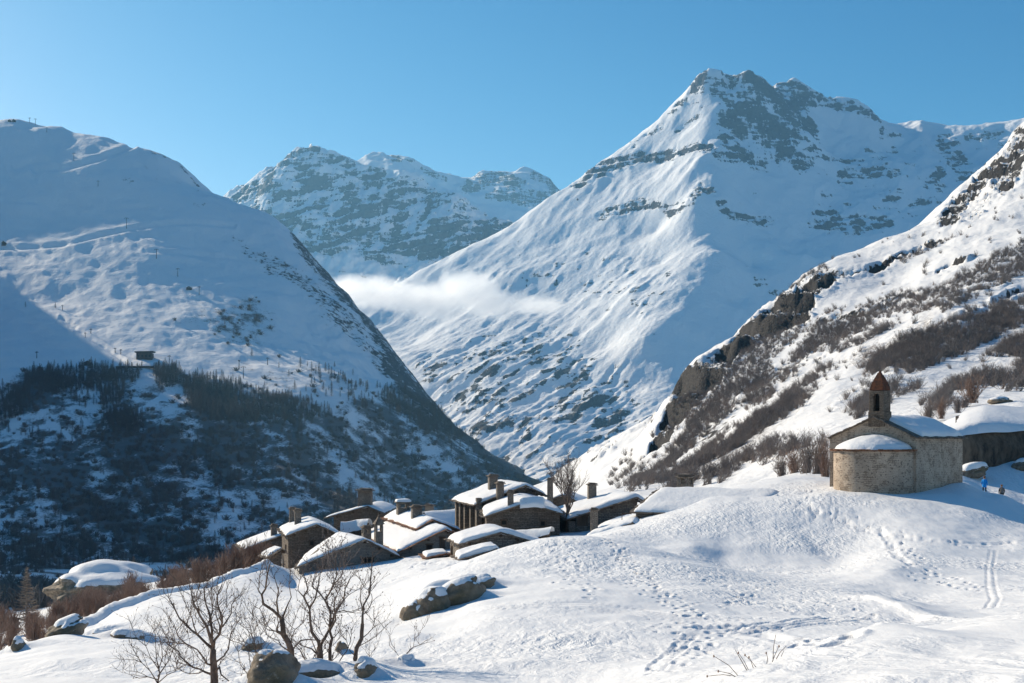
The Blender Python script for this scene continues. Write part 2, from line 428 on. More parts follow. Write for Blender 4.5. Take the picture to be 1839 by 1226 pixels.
TRK.append((pix_line([(1580,950),(1600,975),(1612,1000),(1640,1018)], 50), .24, .08))
TRK.append((pix_line([(1260,1128),(1330,1128),(1420,1150),(1480,1148),(1530,1145),(1565,1138)], 17), .34, .10))
for o_ in (-.22, .22):
    for off_, pts_ in ((0, [(1783,990),(1778,1020),(1780,1050),(1788,1075),(1778,1092)]),):
        TRK.append(([(x_ + o_ * .8, y_) for x_, y_ in pix_line(pts_, 30)], .07, .05))
for k_ in range(4):
    TRK.append((pix_line([(880 + 10 * k_, 1090 + 1 * k_), (960, 1083 + 3 * k_), (1060, 1083 + 4 * k_), (1150, 1095 + 4 * k_), (1220, 1104 + 4 * k_)], 20), .11, .07))
for k_ in range(4):
    TRK.append((pix_line([(1320, 1140 - 3 * k_), (1400, 1133 - 5 * k_), (1480, 1120 - 4 * k_), (1570, 1112 - 2 * k_)], 22), .11, .06))
for k_ in range(3):
    TRK.append((pix_line([(1250 - 8 * k_, 1140), (1215 - 10 * k_, 1175), (1190 - 12 * k_, 1205)], 17), .07, .05))

def stamp(X, Y, Z):
    rows = Y[:, 0]
    for (x, y, l, w, an, dp) in TR:
        l *= .82; w *= .82; dp *= .85
        R = max(l, w) * 2.2
        i0, i1 = np.searchsorted(rows, (y - R, y + R))
        if i1 <= i0: continue
        xs = X[i0]; j0, j1 = np.searchsorted(xs, (x - R * 1.1, x + R * 1.1))
        if j1 <= j0: continue
        dx = X[i0:i1, j0:j1] - x; dy = Y[i0:i1, j0:j1] - y
        a = (dx * math.cos(an) + dy * math.sin(an)) / l; b = (-dx * math.sin(an) + dy * math.cos(an)) / w
        r = np.sqrt(a * a + b * b)
        Z[i0:i1, j0:j1] += -dp * (1 - ss(.25, 1.15, r)) + .16 * dp * np.exp(-((r - 1.4) / .35) ** 2)
    for pts, w, dp in TRK:
        ys = [p[1] for p in pts]; i0, i1 = np.searchsorted(rows, (min(ys) - 1, max(ys) + 1))
        if i1 <= i0: continue
        d = pl_dist(X[i0:i1], Y[i0:i1], pts) / w
        m = np.clip(.55 + 1.6 * fbm(X[i0:i1], Y[i0:i1], 4 * w if w > .15 else 1.2, 3, 77) * (1 if w > .15 else .3), -.4, 1.6)
        Z[i0:i1] += -dp * m * (1 - ss(.5, 1.1, d)) + .3 * dp * np.exp(-((d - 1.5) / .4) ** 2)
    return Z

m_snow, nt, b = new_mat('wind_crusted_snow')
v_ = objvec(nt)
v2 = objvec(nt, (1.0, 0.42, 1.0), (0, 0, 0.5))
nA = noise(nt, v2, 3.2, 4, 0.55, 0.4); nB = noise(nt, v2, 0.9, 3, 0.5); nC = noise(nt, v_, 30, 3, 0.6); nD = noise(nt, v_, 0.12, 3, 0.5)
msk = ramp(nt, nD, [(0.40, (0.05, 0.05, 0.05)), (0.62, (1, 1, 1))])
bump_h = mth(nt, 'ADD', mth(nt, 'MULTIPLY', mth(nt, 'MULTIPLY', nA, msk), 0.24), mth(nt, 'ADD', mth(nt, 'MULTIPLY', nB, 0.14), mth(nt, 'MULTIPLY', nC, 0.008)))
bump(nt, b, bump_h, 0.75, 1.0)
nt.links.new(mixrgb(nt, nB, SNOW, (0.85, 0.845, 0.84)), b.inputs['Base Color'])
b.inputs['Roughness'].default_value = 0.75
b.inputs['Specular IOR Level'].default_value = 0.3

def rows_of(*seg):
    r = [seg[0][0]]
    for a, b_, ratio in seg:
        while r[-1] < b_: r.append(r[-1] * ratio)
        r[-1] = b_
    return np.array(r)

r1 = rows_of((3.5, 12, 1.02), (12, 28, 1.0062), (28, 72, 1.0040), (72, 110, 1.0055), (110, 152, 1.010))
U, D, X = fan(-230, 2080, 860, r1, 8.0 * (1 - ss(40, 150, r1))[:, None])
Z = near_z(X, D)
Z = stamp(X, D, Z)
near_ground = grid_mesh('snowy_ground', X, D, Z, m_snow, {})

# ---- the hillside and valley floor beyond 150 m
r2 = rows_of((150.5, 1080, 1.0052))
U, D, X = fan(-230, 2150, 720, r2)
Z = near_z(X, D)
V = HZ - F * Z / D
wob = fbm(X, D, 40, 4, 31) * 14
rock = np.zeros_like(Z); scrub = np.zeros_like(Z)
UU, VV = U + wob, V + fbm(X, D, 35, 4, 33) * 12
cliff = [(1165,800),(1190,740),(1205,705),(1235,663),(1310,614),(1345,578),(1440,503),(1480,485),(1560,478),(1610,470),(1580,492),(1500,505),(1470,530),(1455,575),(1430,595),(1380,612),(1330,640),(1290,690),(1235,745),(1200,800),(1150,830)]
rock = np.maximum(rock, 0.80 * soft_poly(UU, VV, cliff, 7))
for pl, w, s in (([(1560,482),(1620,458),(1690,432)],6,.75),([(1688,486),(1745,463)],4,.7),([(1480,575),(1540,560),(1600,540),(1660,532)],5,.55),
                 ([(1690,545),(1740,520),(1800,510)],6,.5),([(1700,395),(1760,330),(1839,262)],16,.62),([(1800,330),(1839,250)],22,.6),([(1740,390),(1780,350)],8,.5),
                 ([(1330,720),(1400,670),(1480,630)],14,.5),([(1540,640),(1640,600),(1760,560)],14,.48),([(1100,800),(1060,830)],5,.5),([(1180,748),(1120,785),(1060,815)],3,.45),
                 ([(1790,545),(1839,520)],10,.55),([(1500,730),(1560,690),(1640,650)],8,.4)):
    rock = np.maximum(rock, s * (1 - ss(.5, 1.6, pl_dist(UU, VV, pl) / w)))
SCRUB_POLY = [(1110,862),(1200,775),(1260,725),(1340,660),(1430,600),(1500,575),(1560,560),(1640,555),(1720,520),(1839,530),(1900,620),(1860,660),(1700,680),(1620,720),(1540,735),(1470,800),(1380,860),(1200,875)]
sd = soft_poly(UU, VV, SCRUB_POLY, 22)
a_, b_ = 0.33 * X + 0.94 * D, 0.94 * X - 0.33 * D
streak = fbm(b_, a_ / 5, 14, 4, 41)
scrub = np.maximum(scrub, sd * np.clip(0.22 + 0.65 * streak, 0, 1))
rock0 = rock.copy(); rock = np.maximum(rock, np.maximum(sd, .6 * ss(1150, 1350, U) * ss(300, 380, D)) * np.clip(.12 + 1.15 * fbm(b_, a_ / 2.5, 20, 4, 45), 0, .62))
left = 1 - ss(900, 1080, U)
scrub = np.maximum(scrub, left * np.clip(0.34 + 0.16 * ss(250, 500, D) + 0.9 * fbm(X, D, 60, 4, 43), 0, 1) * ss(160, 220, D))
# cliffs stand out as ledges
zt_ = Z + 3 * fbm(X, D, 30, 3, 55); st_ = 11.0; q_ = zt_ / st_; fr_ = q_ - np.floor(q_)
Z += ss(.45, .7, rock0) * (np.floor(q_) + ss(.70, .98, fr_) - q_) * st_ * .8
Z += rock0 * (D / 420) * (7.5 * (ridged(X, D, 20, 5, 51, .62) - .5) + 3.5 * (ridged(X + .6 * D, .3 * D, 9, 3, 53) - .5)) + .8 * (rock - rock0) * (ridged(X, D, 12, 4, 54) - .5)
m_hill = terrain_mat('hillside_snow_and_schist', 2.2, (0.018, 0.018, 0.021), (0.095, 0.083, 0.074), (0.13, 0.105, 0.09), 0.3, 1.0, .4, 1.1, .70)
hillside = grid_mesh('hillside', X, D, Z, m_hill, {'rock': rock, 'scrub': scrub})
HILL = (U, V, X, D, Z, sd, streak)

# ---- mountains: height from surveyed points in kilometres
def mountain(name, pts, u0, u1, nu, d0, d1, nr, c, shape, masks, mat):
    a = np.array(pts, float)
    xs = (a[:, 0] - CX) / F * a[:, 2]; zs = (HZ - a[:, 1]) / F * a[:, 2]
    f = RBF(np.stack([xs, a[:, 2]], -1) / 1000, zs, c)
    rows = np.exp(np.linspace(math.log(d0), math.log(d1), nr))
    U, D, X = fan(u0, u1, nu, rows)
    Z = f(X / 1000, D / 1000)
    Z = shape(X, D, Z)
    V = HZ - F * Z / D
    rock, scrub = masks(U, V, X, D, Z)
    Z = Z + masks.relief(X, D, Z, rock) if hasattr(masks, 'relief') else Z
    o = grid_mesh(name, X, D, Z, mat, {'rock': rock, 'scrub': scrub})
    return o, (U, V, X, D, Z, f)

# left-hand ski mountain
LEFT = [
 (-900,470,2700),(-500,340,2650),(-250,250,2600),(0,219,2560),(40,218,2540),(75,229,2520),(95,227,2510),(125,239,2500),(180,246,2480),(230,258,2450),(270,266,2430),(300,278,2420),(322,294,2410),(342,322,2390),(372,347,2370),(410,358,2360),(440,377,2340),(500,404,2290),(540,436,2240),(570,470,2200),(600,506,2160),(640,550,2100),(680,602,2040),(720,652,1980),(750,692,1930),(790,737,1870),(850,787,1760),(910,842,1640),(965,868,1540),(1020,885,1500),
 (-600,460,3200),(0,300,3100),(250,340,2950),(342,400,2760),(410,430,2700),(500,480,2620),(600,590,2460),(680,690,2320),(750,780,2180),(850,870,2000),(965,900,1750),(1080,900,1600),(600,700,3000),(200,500,3600),(-300,400,3700),
 (0,300,2340),(200,330,2240),(300,370,2170),(100,390,2150),(400,430,2080),(0,450,1990),(250,460,1950),(470,500,1960),(560,560,1900),(100,540,1800),(330,560,1740),(480,600,1740),(620,640,1790),(-300,420,2050),(-300,650,1500),
 (0,672,1500),(130,668,1500),(250,662,1500),(360,680,1480),(450,690,1480),(580,710,1490),(680,720,1560),(760,760,1580),
 (0,760,1330),(250,760,1320),(500,780,1330),(700,820,1400),(0,860,1160),(250,860,1160),(500,870,1180),(700,890,1250),(850,880,1390),(-300,850,1160),
 (0,1012,890),(130,1035,860),(250,1042,860),(400,1035,880),(500,1010,930),(700,940,1100),(880,900,1300),(-300,1008,900),
 (0,1045,780),(250,1080,760),(500,1010,860),(700,975,960),(-300,1045,780),(960,905,1300),
]
def left_shape(X, D, Z):
    a = -0.45 * X + 0.89 * D; b = 0.89 * X + 0.45 * D
    u = CX + F * X / D
    low = 1 - ss(1450, 1700, D)
    Z = Z + (10 + 10 * low) * fbm(X, D, 260, 5, 61) + low * 9 * (ridged(b, a / 3.5, 120, 4, 62) - .5)
    Z = Z + (1 - low) * (7 * (ridged(b, a / 2.5, 240, 4, 63) - .5))
    Z = Z + (1 - low) * (4.5 * fbm(X, D, 90, 4, 65) + 3.0 * (ridged(X + .4 * D, D, 45, 3, 66) - .5))
    Vv = HZ - F * Z / D; Uu = CX + F * X / D
    for tr, wd, am in (([(0,446),(60,444),(110,440),(170,425),(230,412),(300,402),(350,400),(420,406)],3.2,3.5),([(60,305),(120,302),(180,285),(240,262)],4,4),([(0,360),(120,365),(200,375),(280,372)],3,2.5),([(260,450),(380,460),(470,470)],3,2),
                       ([(110,570),(150,600),(190,625),(225,650)],3,2),([(30,300),(80,290),(60,320)],6,3)):
        dd_ = pl_dist(Uu, Vv, tr); Z = Z - am * (np.exp(-(dd_ / wd) ** 2)) + am * .5 * np.exp(-((dd_ - 2 * wd) / wd) ** 2)
    edge = ss(430, 640, u + 0.09 * (D - 1900)) * ss(1500, 1700, D)
    Z = Z + edge * 10 * (ridged(X, D, 70, 4, 64) - .5)
    return Z
class LM: pass
def left_masks(U, V, X, D, Z):
    w1 = fbm(X, D, 120, 5, 71); w2 = fbm(X, D, 90, 5, 72)
    a = -0.45 * X + 0.89 * D; b = 0.89 * X + 0.45 * D
    UU, VV = U + 22 * w1, V + 22 * w2
    low = soft_poly(UU, VV, [(-500,720),(0,700),(60,672),(150,668),(215,672),(240,690),(300,690),(330,685),(400,690),(450,705),(520,700),(600,735),(690,700),(760,745),(800,745),(860,790),(975,865),(975,1100),(-500,1100)], 12)
    st = fbm(b, a / 3.2, 60, 5, 73); fine = fbm(X, D, 18, 4, 74)
    scrub = low * np.clip(0.68 + 1.0 * st + 0.75 * fine, 0, 1)
    patch = soft_poly(UU, VV, [(320,585),(350,545),(390,530),(450,535),(490,560),(500,600),(470,630),(400,612)], 26)
    scrub = np.maximum(scrub, patch * np.clip(0.42 + .8 * fine + .6 * st, 0, 1))
    mid = soft_poly(UU, VV, [(380,640),(480,640),(560,640),(640,690),(600,720),(450,700)], 30)
    scrub = np.maximum(scrub, mid * np.clip(0.18 + .8 * fine + .7 * st, 0, 1))
    rock = np.zeros_like(Z)
    for pl, w, s in (([(270,268),(315,288),(340,320),(352,340)],5,.50),([(248,298),(272,299)],4,.44),([(222,322),(240,326)],4,.42),([(285,322),(320,326)],4,.40),([(345,362),(352,368)],5,.5),([(220,325),(300,325)],9,.33),([(430,430),(455,455),(480,470)],9,.42),([(345,362),(365,365)],6,.42),
                     ([(485,470),(530,500),(580,545),(620,580)],20,.46),([(545,425),(590,495),(640,548),(690,612),(730,665),(790,735),(860,795)],26,.56),([(600,560),(660,620),(720,690)],22,.44),
                     ([(560,450),(580,475)],8,.55),([(575,540),(600,560)],10,.5),([(700,650),(780,735),(870,805),(960,862)],22,.62)):
        rock = np.maximum(rock, s * (1 - ss(.4, 1.7, pl_dist(UU, VV, pl) / w)))
    rock = rock + (0.16 * fbm(X, D, 30, 4, 75)) * (rock > .02)
    road = np.minimum(pl_dist(U, V, [(236,742),(262,732),(285,716),(302,708)]), pl_dist(U, V, [(88,760),(110,772),(130,790)]))
    k = ss(2, 7, road); scrub = scrub * k
    return np.clip(rock, 0, 1), scrub
m_left = terrain_mat('ski_mountain_snow_and_brush', 7.0, (0.05, 0.05, 0.055), (0.16, 0.15, 0.14), (0.125, 0.115, 0.108), 0.22, 0.7)
ski_mtn, LEFTG = mountain('mountainside', LEFT, -420, 1010, 560, 770, 3000, 400, 0.03, left_shape, left_masks, m_left)

# the big right-hand mountain
BIG = [
 (560,620,4300),(640,550,4500),(700,515,4600),(760,481,4720),(830,446,4830),(915,408,4950),(960,381,5020),(1000,352,5080),(1040,326,5140),(1070,305,5180),(1100,286,5220),(1150,246,5290),(1200,206,5350),(1235,166,5400),(1250,142,5420),(1262,128,5430),(1285,121,5440),(1300,126,5430),(1313,163,5420),(1324,133,5420),(1340,126,5420),(1352,131,5420),(1380,151,5450),(1400,166,5500),
 (1393,150,5900),(1410,142,5920),(1425,138,5930),(1470,160,5950),(1500,178,5960),(1540,182,5980),(1560,195,5990),(1580,223,6010),(1605,226,6200),(1640,212,6350),(1680,222,6350),(1720,229,6300),(1780,224,6200),(1839,216,6150),(1900,200,6100),(2100,150,6000),
 # behind the crest
 (560,700,5200),(700,620,5500),(915,530,5900),(1040,470,6100),(1150,400,6200),(1285,330,6250),(1340,260,6200),(1425,260,6700),(1560,300,6700),(1680,320,7000),(1839,320,7000),(2100,300,7000),
 # the spur that parts the light from the shade
 (1345,150,5360),(1330,172,5280),(1305,192,5180),(1290,222,5050),(1282,250,4940),(1275,273,4850),(1284,300,4740),(1280,325,4640),(1250,352,4520),(1248,385,4420),(1255,415,4330),(1280,440,4200),(1296,451,4120),(1285,470,4060),(1268,493,3980),(1258,520,3880),(1254,540,3810),(1225,557,3730),(1188,572,3660),(1162,600,3550),
 # sunlit face left of it
 (1230,230,5180),(1180,290,5050),(1110,330,5000),(1150,320,4960),(1200,340,4760),(1100,390,4760),(1180,420,4550),(1000,440,4680),(1080,460,4480),(1180,480,4250),(900,490,4470),(1000,520,4300),(1100,540,4030),(800,530,4500),(880,560,4180),(980,600,3900),(1080,620,3700),(720,600,4200),(800,620,3870),(900,650,3620),(1000,680,3430),(1100,690,3400),
 (740,670,3650),(800,720,3360),(880,740,3220),(980,760,3100),(1080,760,3120),(860,790,3020),(940,820,2880),(1020,830,2820),(980,862,2640),(900,850,2840),(1100,830,2860),(1060,865,2650),
 # shaded bowl right of it
 (1400,190,5420),(1430,225,5350),(1455,245,5330),(1470,205,5800),(1500,230,5760),(1560,240,5800),(1470,262,5500),(1540,270,5560),(1600,262,5750),(1500,280,5380),(1580,290,5400),(1660,280,5600),(1740,260,5850),(1500,320,5200),(1600,320,5230),(1700,330,5350),(1780,300,5500),
 (1330,240,5120),(1370,300,4960),(1430,300,5060),(1340,360,4660),(1420,370,4760),(1480,380,4840),(1560,380,4880),(1640,380,4980),(1400,430,4480),(1480,430,4560),(1560,440,4560),(1350,480,4220),(1450,480,4290),(1330,540,3930),(1420,540,4020),(1280,580,3690),(1360,600,3720),(1240,640,3480),(1300,660,3450),(1200,700,3300),(1180,760,3100),(1839,300,5600),(1839,420,4900),(1700,440,4700),(1839,560,4300),(1600,560,4000),(2100,300,5500),(2100,600,4300),
 # snowy buttress heads low on the bowl
 (1370,455,4250),(1400,452,4280),(1445,460,4230),(1480,465,4260),
 (700,900,2500),(980,905,2300),(1300,900,2400),(1700,850,2700),(400,900,3000),
]
def big_shape(X, D, Z):
    a = 0.51 * X + 0.86 * D; b = 0.86 * X - 0.51 * D
    u = CX + F * X / D
    wx = X + 60 * fbm(X, D, 400, 3, 85); wy = D + 60 * fbm(X, D, 400, 3, 86)
    hi = ss(500, 1100, Z)
    Z = Z + 44 * fbm(wx, wy, 620, 4, 81, .45) + (12 + 12 * hi) * (ridged(b + 30 * fbm(X, D, 200, 3, 87), a / 3.2, 190, 4, 82, .42) - .5) + 3.5 * (ridged(b, a / 2, 70, 3, 83) - .5) + 5 * (1 - hi) * fbm(wx, wy, 110, 4, 84)
    return Z
STRATA = lambda X, D, Z, s, seed: np.sin((Z + 0.18 * X + 40 * fbm(X, D, 350, 4, seed)) * 2 * math.pi / s)
def big_masks(U, V, X, D, Z):
    w1 = fbm(X, D, 220, 5, 91); w2 = fbm(X, Z * 1.6 + D * .5, 160, 5, 92)
    UU, VV = U + 13 * w1, V + 13 * w2
    a = 0.51 * X + 0.86 * D; b = 0.86 * X - 0.51 * D
    rock = np.zeros_like(Z)
    for pl, w, s in (([(1035,332),(1046,326),(1091,296),(1150,283),(1182,283),(1214,276),(1255,264),(1283,271)],10,.60),
                     ([(1240,165),(1250,150),(1258,136),(1268,124)],5,.62),([(1300,124),(1312,142)],6,.65),([(1316,148),(1326,132),(1345,128)],7,.56),([(1345,140),(1375,155),(1400,178),(1440,208),(1458,230)],11,.72),
                     ([(1200,205),(1230,175)],5,.5),([(1140,262),(1190,225)],5,.45),([(1215,235),(1250,215)],5,.42),
                     ([(1078,387),(1109,374),(1150,365),(1205,378),(1237,360),(1260,333),(1283,346),(1301,374),(1328,392),(1379,401)],9,.52),
                     ([(1485,283),(1535,292),(1590,285)],5,.6),([(1515,312),(1560,312),(1628,310)],9,.60),([(1700,255),(1718,285),(1738,310)],16,.6),([(1670,330),(1692,308)],9,.6),([(1555,268),(1610,270)],4,.6),
                     ([(1740,250),(1790,240),(1839,225)],7,.45),([(1580,235),(1620,240)],4,.5),([(1465,385),(1470,405)],8,.5),([(1500,505),(1440,535)],14,.33),([(1360,505),(1400,525)],10,.36)):
        rock = np.maximum(rock, s * (1 - ss(.5, 1.6, pl_dist(UU, VV, pl) / w)))
    for pg, so, s in (([(1288,200),(1340,175),(1390,200),(1430,245),(1400,255),(1370,240),(1330,225),(1292,230)],8,.66),
                      ([(1283,262),(1330,268),(1382,285),(1372,302),(1335,295),(1300,283)],8,.6),([(1392,250),(1412,268),(1440,302),(1420,304),(1392,290)],7,.56),([(1440,240),(1465,265),(1490,275),(1470,280)],7,.5),
                      ([(1392,148),(1420,139),(1490,175),(1540,182),(1562,192),(1584,226),(1560,212),(1520,200),(1480,190),(1440,197),(1410,178)],5,.72),
                      ([(1462,375),(1476,418),(1545,424),(1598,405),(1605,388),(1540,382),(1490,372)],6,.56),([(1500,385),(1470,370),(1450,400)],6,.5)):
        rock = np.maximum(rock, s * soft_poly(UU, VV, pg, so))
    dia = fbm(.55 * X + .84 * Z, (.84 * X - .55 * Z) / 5, 70, 5, 99)
    rock = np.maximum(rock, soft_poly(UU, VV, [(1290,200),(1350,140),(1400,168),(1450,225),(1475,275),(1440,308),(1380,305),(1320,300),(1285,280)], 10) * np.clip(.43 + .75 * dia, 0, .8))
    rock = np.maximum(rock, soft_poly(UU, VV, [(1235,165),(1262,124),(1310,130),(1345,128),(1345,160),(1300,195),(1250,210)], 8) * np.clip(.20 + .7 * dia, 0, .6))
    rock = np.maximum(rock, soft_poly(UU, VV, [(1480,280),(1700,260),(1839,230),(1839,300),(1700,400),(1480,420)], 30) * np.clip(.16 + .8 * fbm(X / 3, Z, 45, 4, 100), 0, .6))
    lay = fbm((X + .25 * D) / 5, Z - .22 * X, 26, 4, 94, .6); gl = fbm(b + 15 * fbm(X, D, 90, 3, 107), a / 7, 42, 4, 106, .6)
    rock = np.where(rock > .01, rock * .86 * (1 + 1.5 * lay + .9 * gl) + .03, 0)
    gul = ridged(b + 25 * fbm(X, D, 150, 3, 96), a / 5, 95, 4, 95)
    lowp = soft_poly(UU, VV, [(720,640),(900,590),(1010,570),(1080,640),(1150,700),(1180,780),(1060,870),(900,860),(760,720)], 45)
    patchy = fbm(X, D, 190, 4, 97)
    stk = fbm(b + 20 * fbm(X, D, 120, 3, 103), a / 9, 30, 4, 104, .6)
    lo = lowp * np.clip(.34 + .75 * (0.62 - gul) + .5 * patchy + 1.2 * stk, 0, .68)
    rock = np.maximum(rock, lo)
    mids = soft_poly(UU, VV, [(850,480),(1000,440),(1150,440),(1240,500),(1180,600),(1000,570),(860,600)], 40)
    rock = np.maximum(rock, mids * np.clip(.10 + .9 * fbm(X, D, 60, 4, 98) + .3 * patchy + .3 * stk, 0, .55))
    return np.clip(rock, 0, 1), np.zeros_like(Z)
def _terr(Z, st):
    q = Z / st; return (np.floor(q) + ss(.55, .97, q - np.floor(q)) - q) * st
def _rel(X, D, Z, rock):
    return rock * 34 * ((.25 + .75 * ss(650, 900, Z)) * (ridged(X, D, 75, 5, 101, .55) - .5) + (1 - ss(650, 900, Z)) * .9 * (ridged(.86 * X - .51 * D + 15 * fbm(X, D, 90, 3, 108), (.51 * X + .86 * D) / 6, 55, 4, 109, .5) - .5)) + ss(650, 900, Z) * ss(.25, .5, rock) * _terr(Z + 12 * fbm(X, D, 150, 3, 93) - .2 * X, 34) * .65
big_masks.relief = _rel
m_big = terrain_mat('high_mountain_snow_and_rock', 12.0, (0.03, 0.03, 0.034), (0.115, 0.107, 0.105), (0.1, 0.08, 0.07), 0.3, 1.2, .30, .9, .78, (1.5, .22, .55))
big_mtn, BIGG = mountain('mountain', BIG, 520, 2150, 640, 2450, 6700, 470, 0.010, big_shape, big_masks, m_big)

# unseen massif added beyond the left edge, shaped to shade the lower ski slope
WEST = [(-1.15,2.1,330),(-1.6,2.2,700),(-2.1,2.3,740),(-2.5,2.5,740),(-3.0,2.7,720),(-2.2,1.9,820),(-2.2,1.5,700),(-2.4,1.1,100),(-1.6,1.8,980),(-1.4,1.4,690),(-1.5,1.0,-40),(-2.6,3.2,560),(-2.0,3.1,520),(-1.55,2.9,420),
        (-3.6,2.2,700),(-4.2,2.5,300),(-4.2,1.0,0),(-3.2,1.2,200),(-1.5,3.9,250),(-3.0,4.2,500),(-4.2,4.2,0),(-1.1,1.6,480),(-1.8,2.45,790),(-1.45,2.25,760),(-1.85,2.85,520),(-1.1,2.6,350)]
fw = RBF([(x, y) for x, y, z in WEST], [z for x, y, z in WEST], 0.05)
gx, gy = np.meshgrid(np.linspace(-4200, -1250, 110), np.linspace(950, 4200, 120))
gz = fw(gx / 1000, gy / 1000) + 60 * fbm(gx, gy, 700, 5, 141) + 40 * (ridged(gx, gy, 400, 4, 142) - .5)
west_shade_mtn = grid_mesh('mountain', gx, gy, gz, m_left, {'rock': np.clip(.1 + .6 * fbm(gx, gy, 250, 4, 143), 0, 1), 'scrub': np.zeros_like(gz)})

# the mountains at the head of the valley
BACK = [
 (250,480,7200),(350,400,7150),(405,356,7100),(440,336,7080),(470,318,7060),(500,299,7040),(520,281,7030),(533,261,7020),(545,257,7020),(560,257,7020),(575,264,7020),(600,271,7020),(640,286,7000),(680,298,6980),(720,315,6940),(760,328,6900),(800,342,6850),(850,362,6780),(880,386,6720),(915,407,6650),(960,440,6550),(1050,500,6500),
 (250,600,8000),(405,460,7900),(545,380,7900),(700,400,7800),(850,450,7600),(960,520,7400),
 (520,300,6850),(490,330,6750),(460,360,6700),(430,372,6800),(540,330,6780),(600,330,6800),(680,350,6700),(780,380,6550),(850,410,6400),
 (450,420,6400),(520,400,6480),(600,400,6500),(700,420,6380),(780,450,6200),(850,450,6180),(470,470,6100),(600,460,6180),(720,490,5950),(600,520,5800),(700,540,5500),(800,560,5500),(500,560,5500),(950,520,5900),(300,600,6000),
]
def back_shape(X, D, Z):
    a = 0.2 * X + 0.98 * D; b = 0.98 * X - 0.2 * D
    Z = Z + 55 * fbm(X, D, 700, 6, 111) + 75 * (ridged(b, a / 2.2, 330, 5, 112) - .5) + 30 * (ridged(b + .5 * X, D, 120, 4, 113) - .5)
    return Z
b_k = lambda X, D: 0.98 * X - 0.2 * D
def back_masks(U, V, X, D, Z):
    UU, VV = U + 16 * fbm(X, D, 300, 5, 114), V + 12 * fbm(X, Z, 240, 5, 115)
    st = STRATA(X, D, Z, 120, 116); fb = fbm(X, Z * 1.8, 260, 5, 117)
    face = soft_poly(UU, VV, [(400,350),(520,275),(545,255),(640,283),(760,325),(860,360),(930,410),(860,440),(760,470),(700,478),(640,452),(560,430),(430,405)], 12)
    di2 = fbm(.35 * X + .94 * Z, (.94 * X - .35 * Z) / 3.5, 95, 5, 119, .6)
    lay = fbm((X + .3 * D) / 5, Z - .35 * X, 45, 4, 126, .6); rib = fbm(b_k(X, D), (0.2 * X + .98 * D) / 6, 80, 4, 127, .6)
    rock = face * np.clip(.46 + .25 * fb + .5 * di2 + .75 * lay + .55 * rib - .05, 0, .9)
    for pl, w, s in (([(480,430),(540,440),(600,450)],14,.48),([(700,445),(790,455),(850,430),(905,408)],14,.55),([(545,258),(570,265)],7,.7),([(520,278),(500,300)],7,.55)):
        rock = np.maximum(rock, s * (1 - ss(.5, 1.6, pl_dist(UU, VV, pl) / w)) + .12 * fb)
    return np.clip(rock, 0, 1), np.zeros_like(Z)
back_masks.relief = lambda X, D, Z, rock: rock * 40 * (ridged(X, D, 100, 5, 118) - .5) + ss(.25, .5, rock) * _terr(Z - .3 * X + 15 * fbm(X, D, 200, 3, 128), 55) * .6
back_mtn, _ = mountain('mountain', BACK, 200, 1120, 380, 5400, 7700, 280, 0.02, back_shape, back_masks, m_big)
RIDGE = [
 (560,330,9000),(640,292,9000),(655,285,9000),(672,278,9000),(690,279,9000),(712,277,9000),(735,281,9000),(760,300,9000),(790,314,9050),(820,322,9100),(845,327,9200),(862,316,9300),(880,312,9350),(900,313,9400),(920,314,9400),(935,307,9400),(946,305,9400),(960,311,9400),(985,325,9350),(1012,341,9300),(1080,390,9200),(1200,470,9200),
 (560,450,9900),(700,420,10000),(850,440,10200),(950,430,10300),(1080,500,10200),
 (700,330,8500),(800,350,8500),(900,350,8750),(950,345,8850),(860,350,8700),(900,378,8300),(980,380,8500),(700,420,7900),(850,400,7900),(950,420,7900),(1100,480,8200),(560,420,8300),
]
def ridge_masks(U, V, X, D, Z):
    fb = fbm(X, Z * 1.8, 240, 5, 121); UU, VV = U + 9 * fb, V + 8 * fbm(X, D, 200, 4, 122)
    rock = np.zeros_like(Z)
    for pl, w, s in (([(845,335),(870,322),(905,322),(930,330)],15,.62),([(880,348),(960,355),(1000,350)],12,.58),([(955,312),(985,328),(1010,342)],8,.55),([(700,285),(740,287)],5,.5),([(760,305),(800,320)],5,.5),([(920,360),(960,365)],6,.5)):
        rock = np.maximum(rock, s * (1 - ss(.5, 1.6, pl_dist(UU, VV, pl) / w)) + .1 * fb)
    return np.clip(rock, 0, 1), np.zeros_like(Z)
ridge_masks.relief = lambda X, D, Z, rock: rock * 30 * (ridged(X, D, 110, 4, 123) - .5)
far_ridge, _ = mountain('mountain', RIDGE, 500, 1250, 260, 7800, 10000, 150, 0.08, lambda X, D, Z: Z + 40 * fbm(X, D, 600, 5, 124) + 60 * (ridged(X, D, 260, 5, 125) - .5), ridge_masks, m_big)

# one wide sheet under everything, reaching past the mountains
bm = bmesh.new()
vv = [bm.verts.new((x, y, z)) for x, y, z in ((-9000, -900, -260), (9000, -900, -260), (9000, 12500, -260), (-9000, 12500, -260))]
bm.faces.new(vv)
me = bpy.data.meshes.new('valley_floor'); bm.to_mesh(me); bm.free(); me.materials.append(m_snow)
o = bpy.data.objects.new('valley_floor', me); COL.objects.link(o); o['kind'] = 'structure'

# ================================================================ BUILDERS
def tag(o, label=None, cat=None, group=None, kind=None):
    if label: o['label'] = label
    if cat: o['category'] = cat
    if group: o['group'] = group
    if kind: o['kind'] = kind
    return o

def empty(name, loc, rz=0.0, label=None, cat=None, group=None):
    o = bpy.data.objects.new(name, None); COL.objects.link(o)
    o.empty_display_size = 0.5
    o.location = loc; o.rotation_euler = (0, 0, rz)
    return tag(o, label, cat, group)

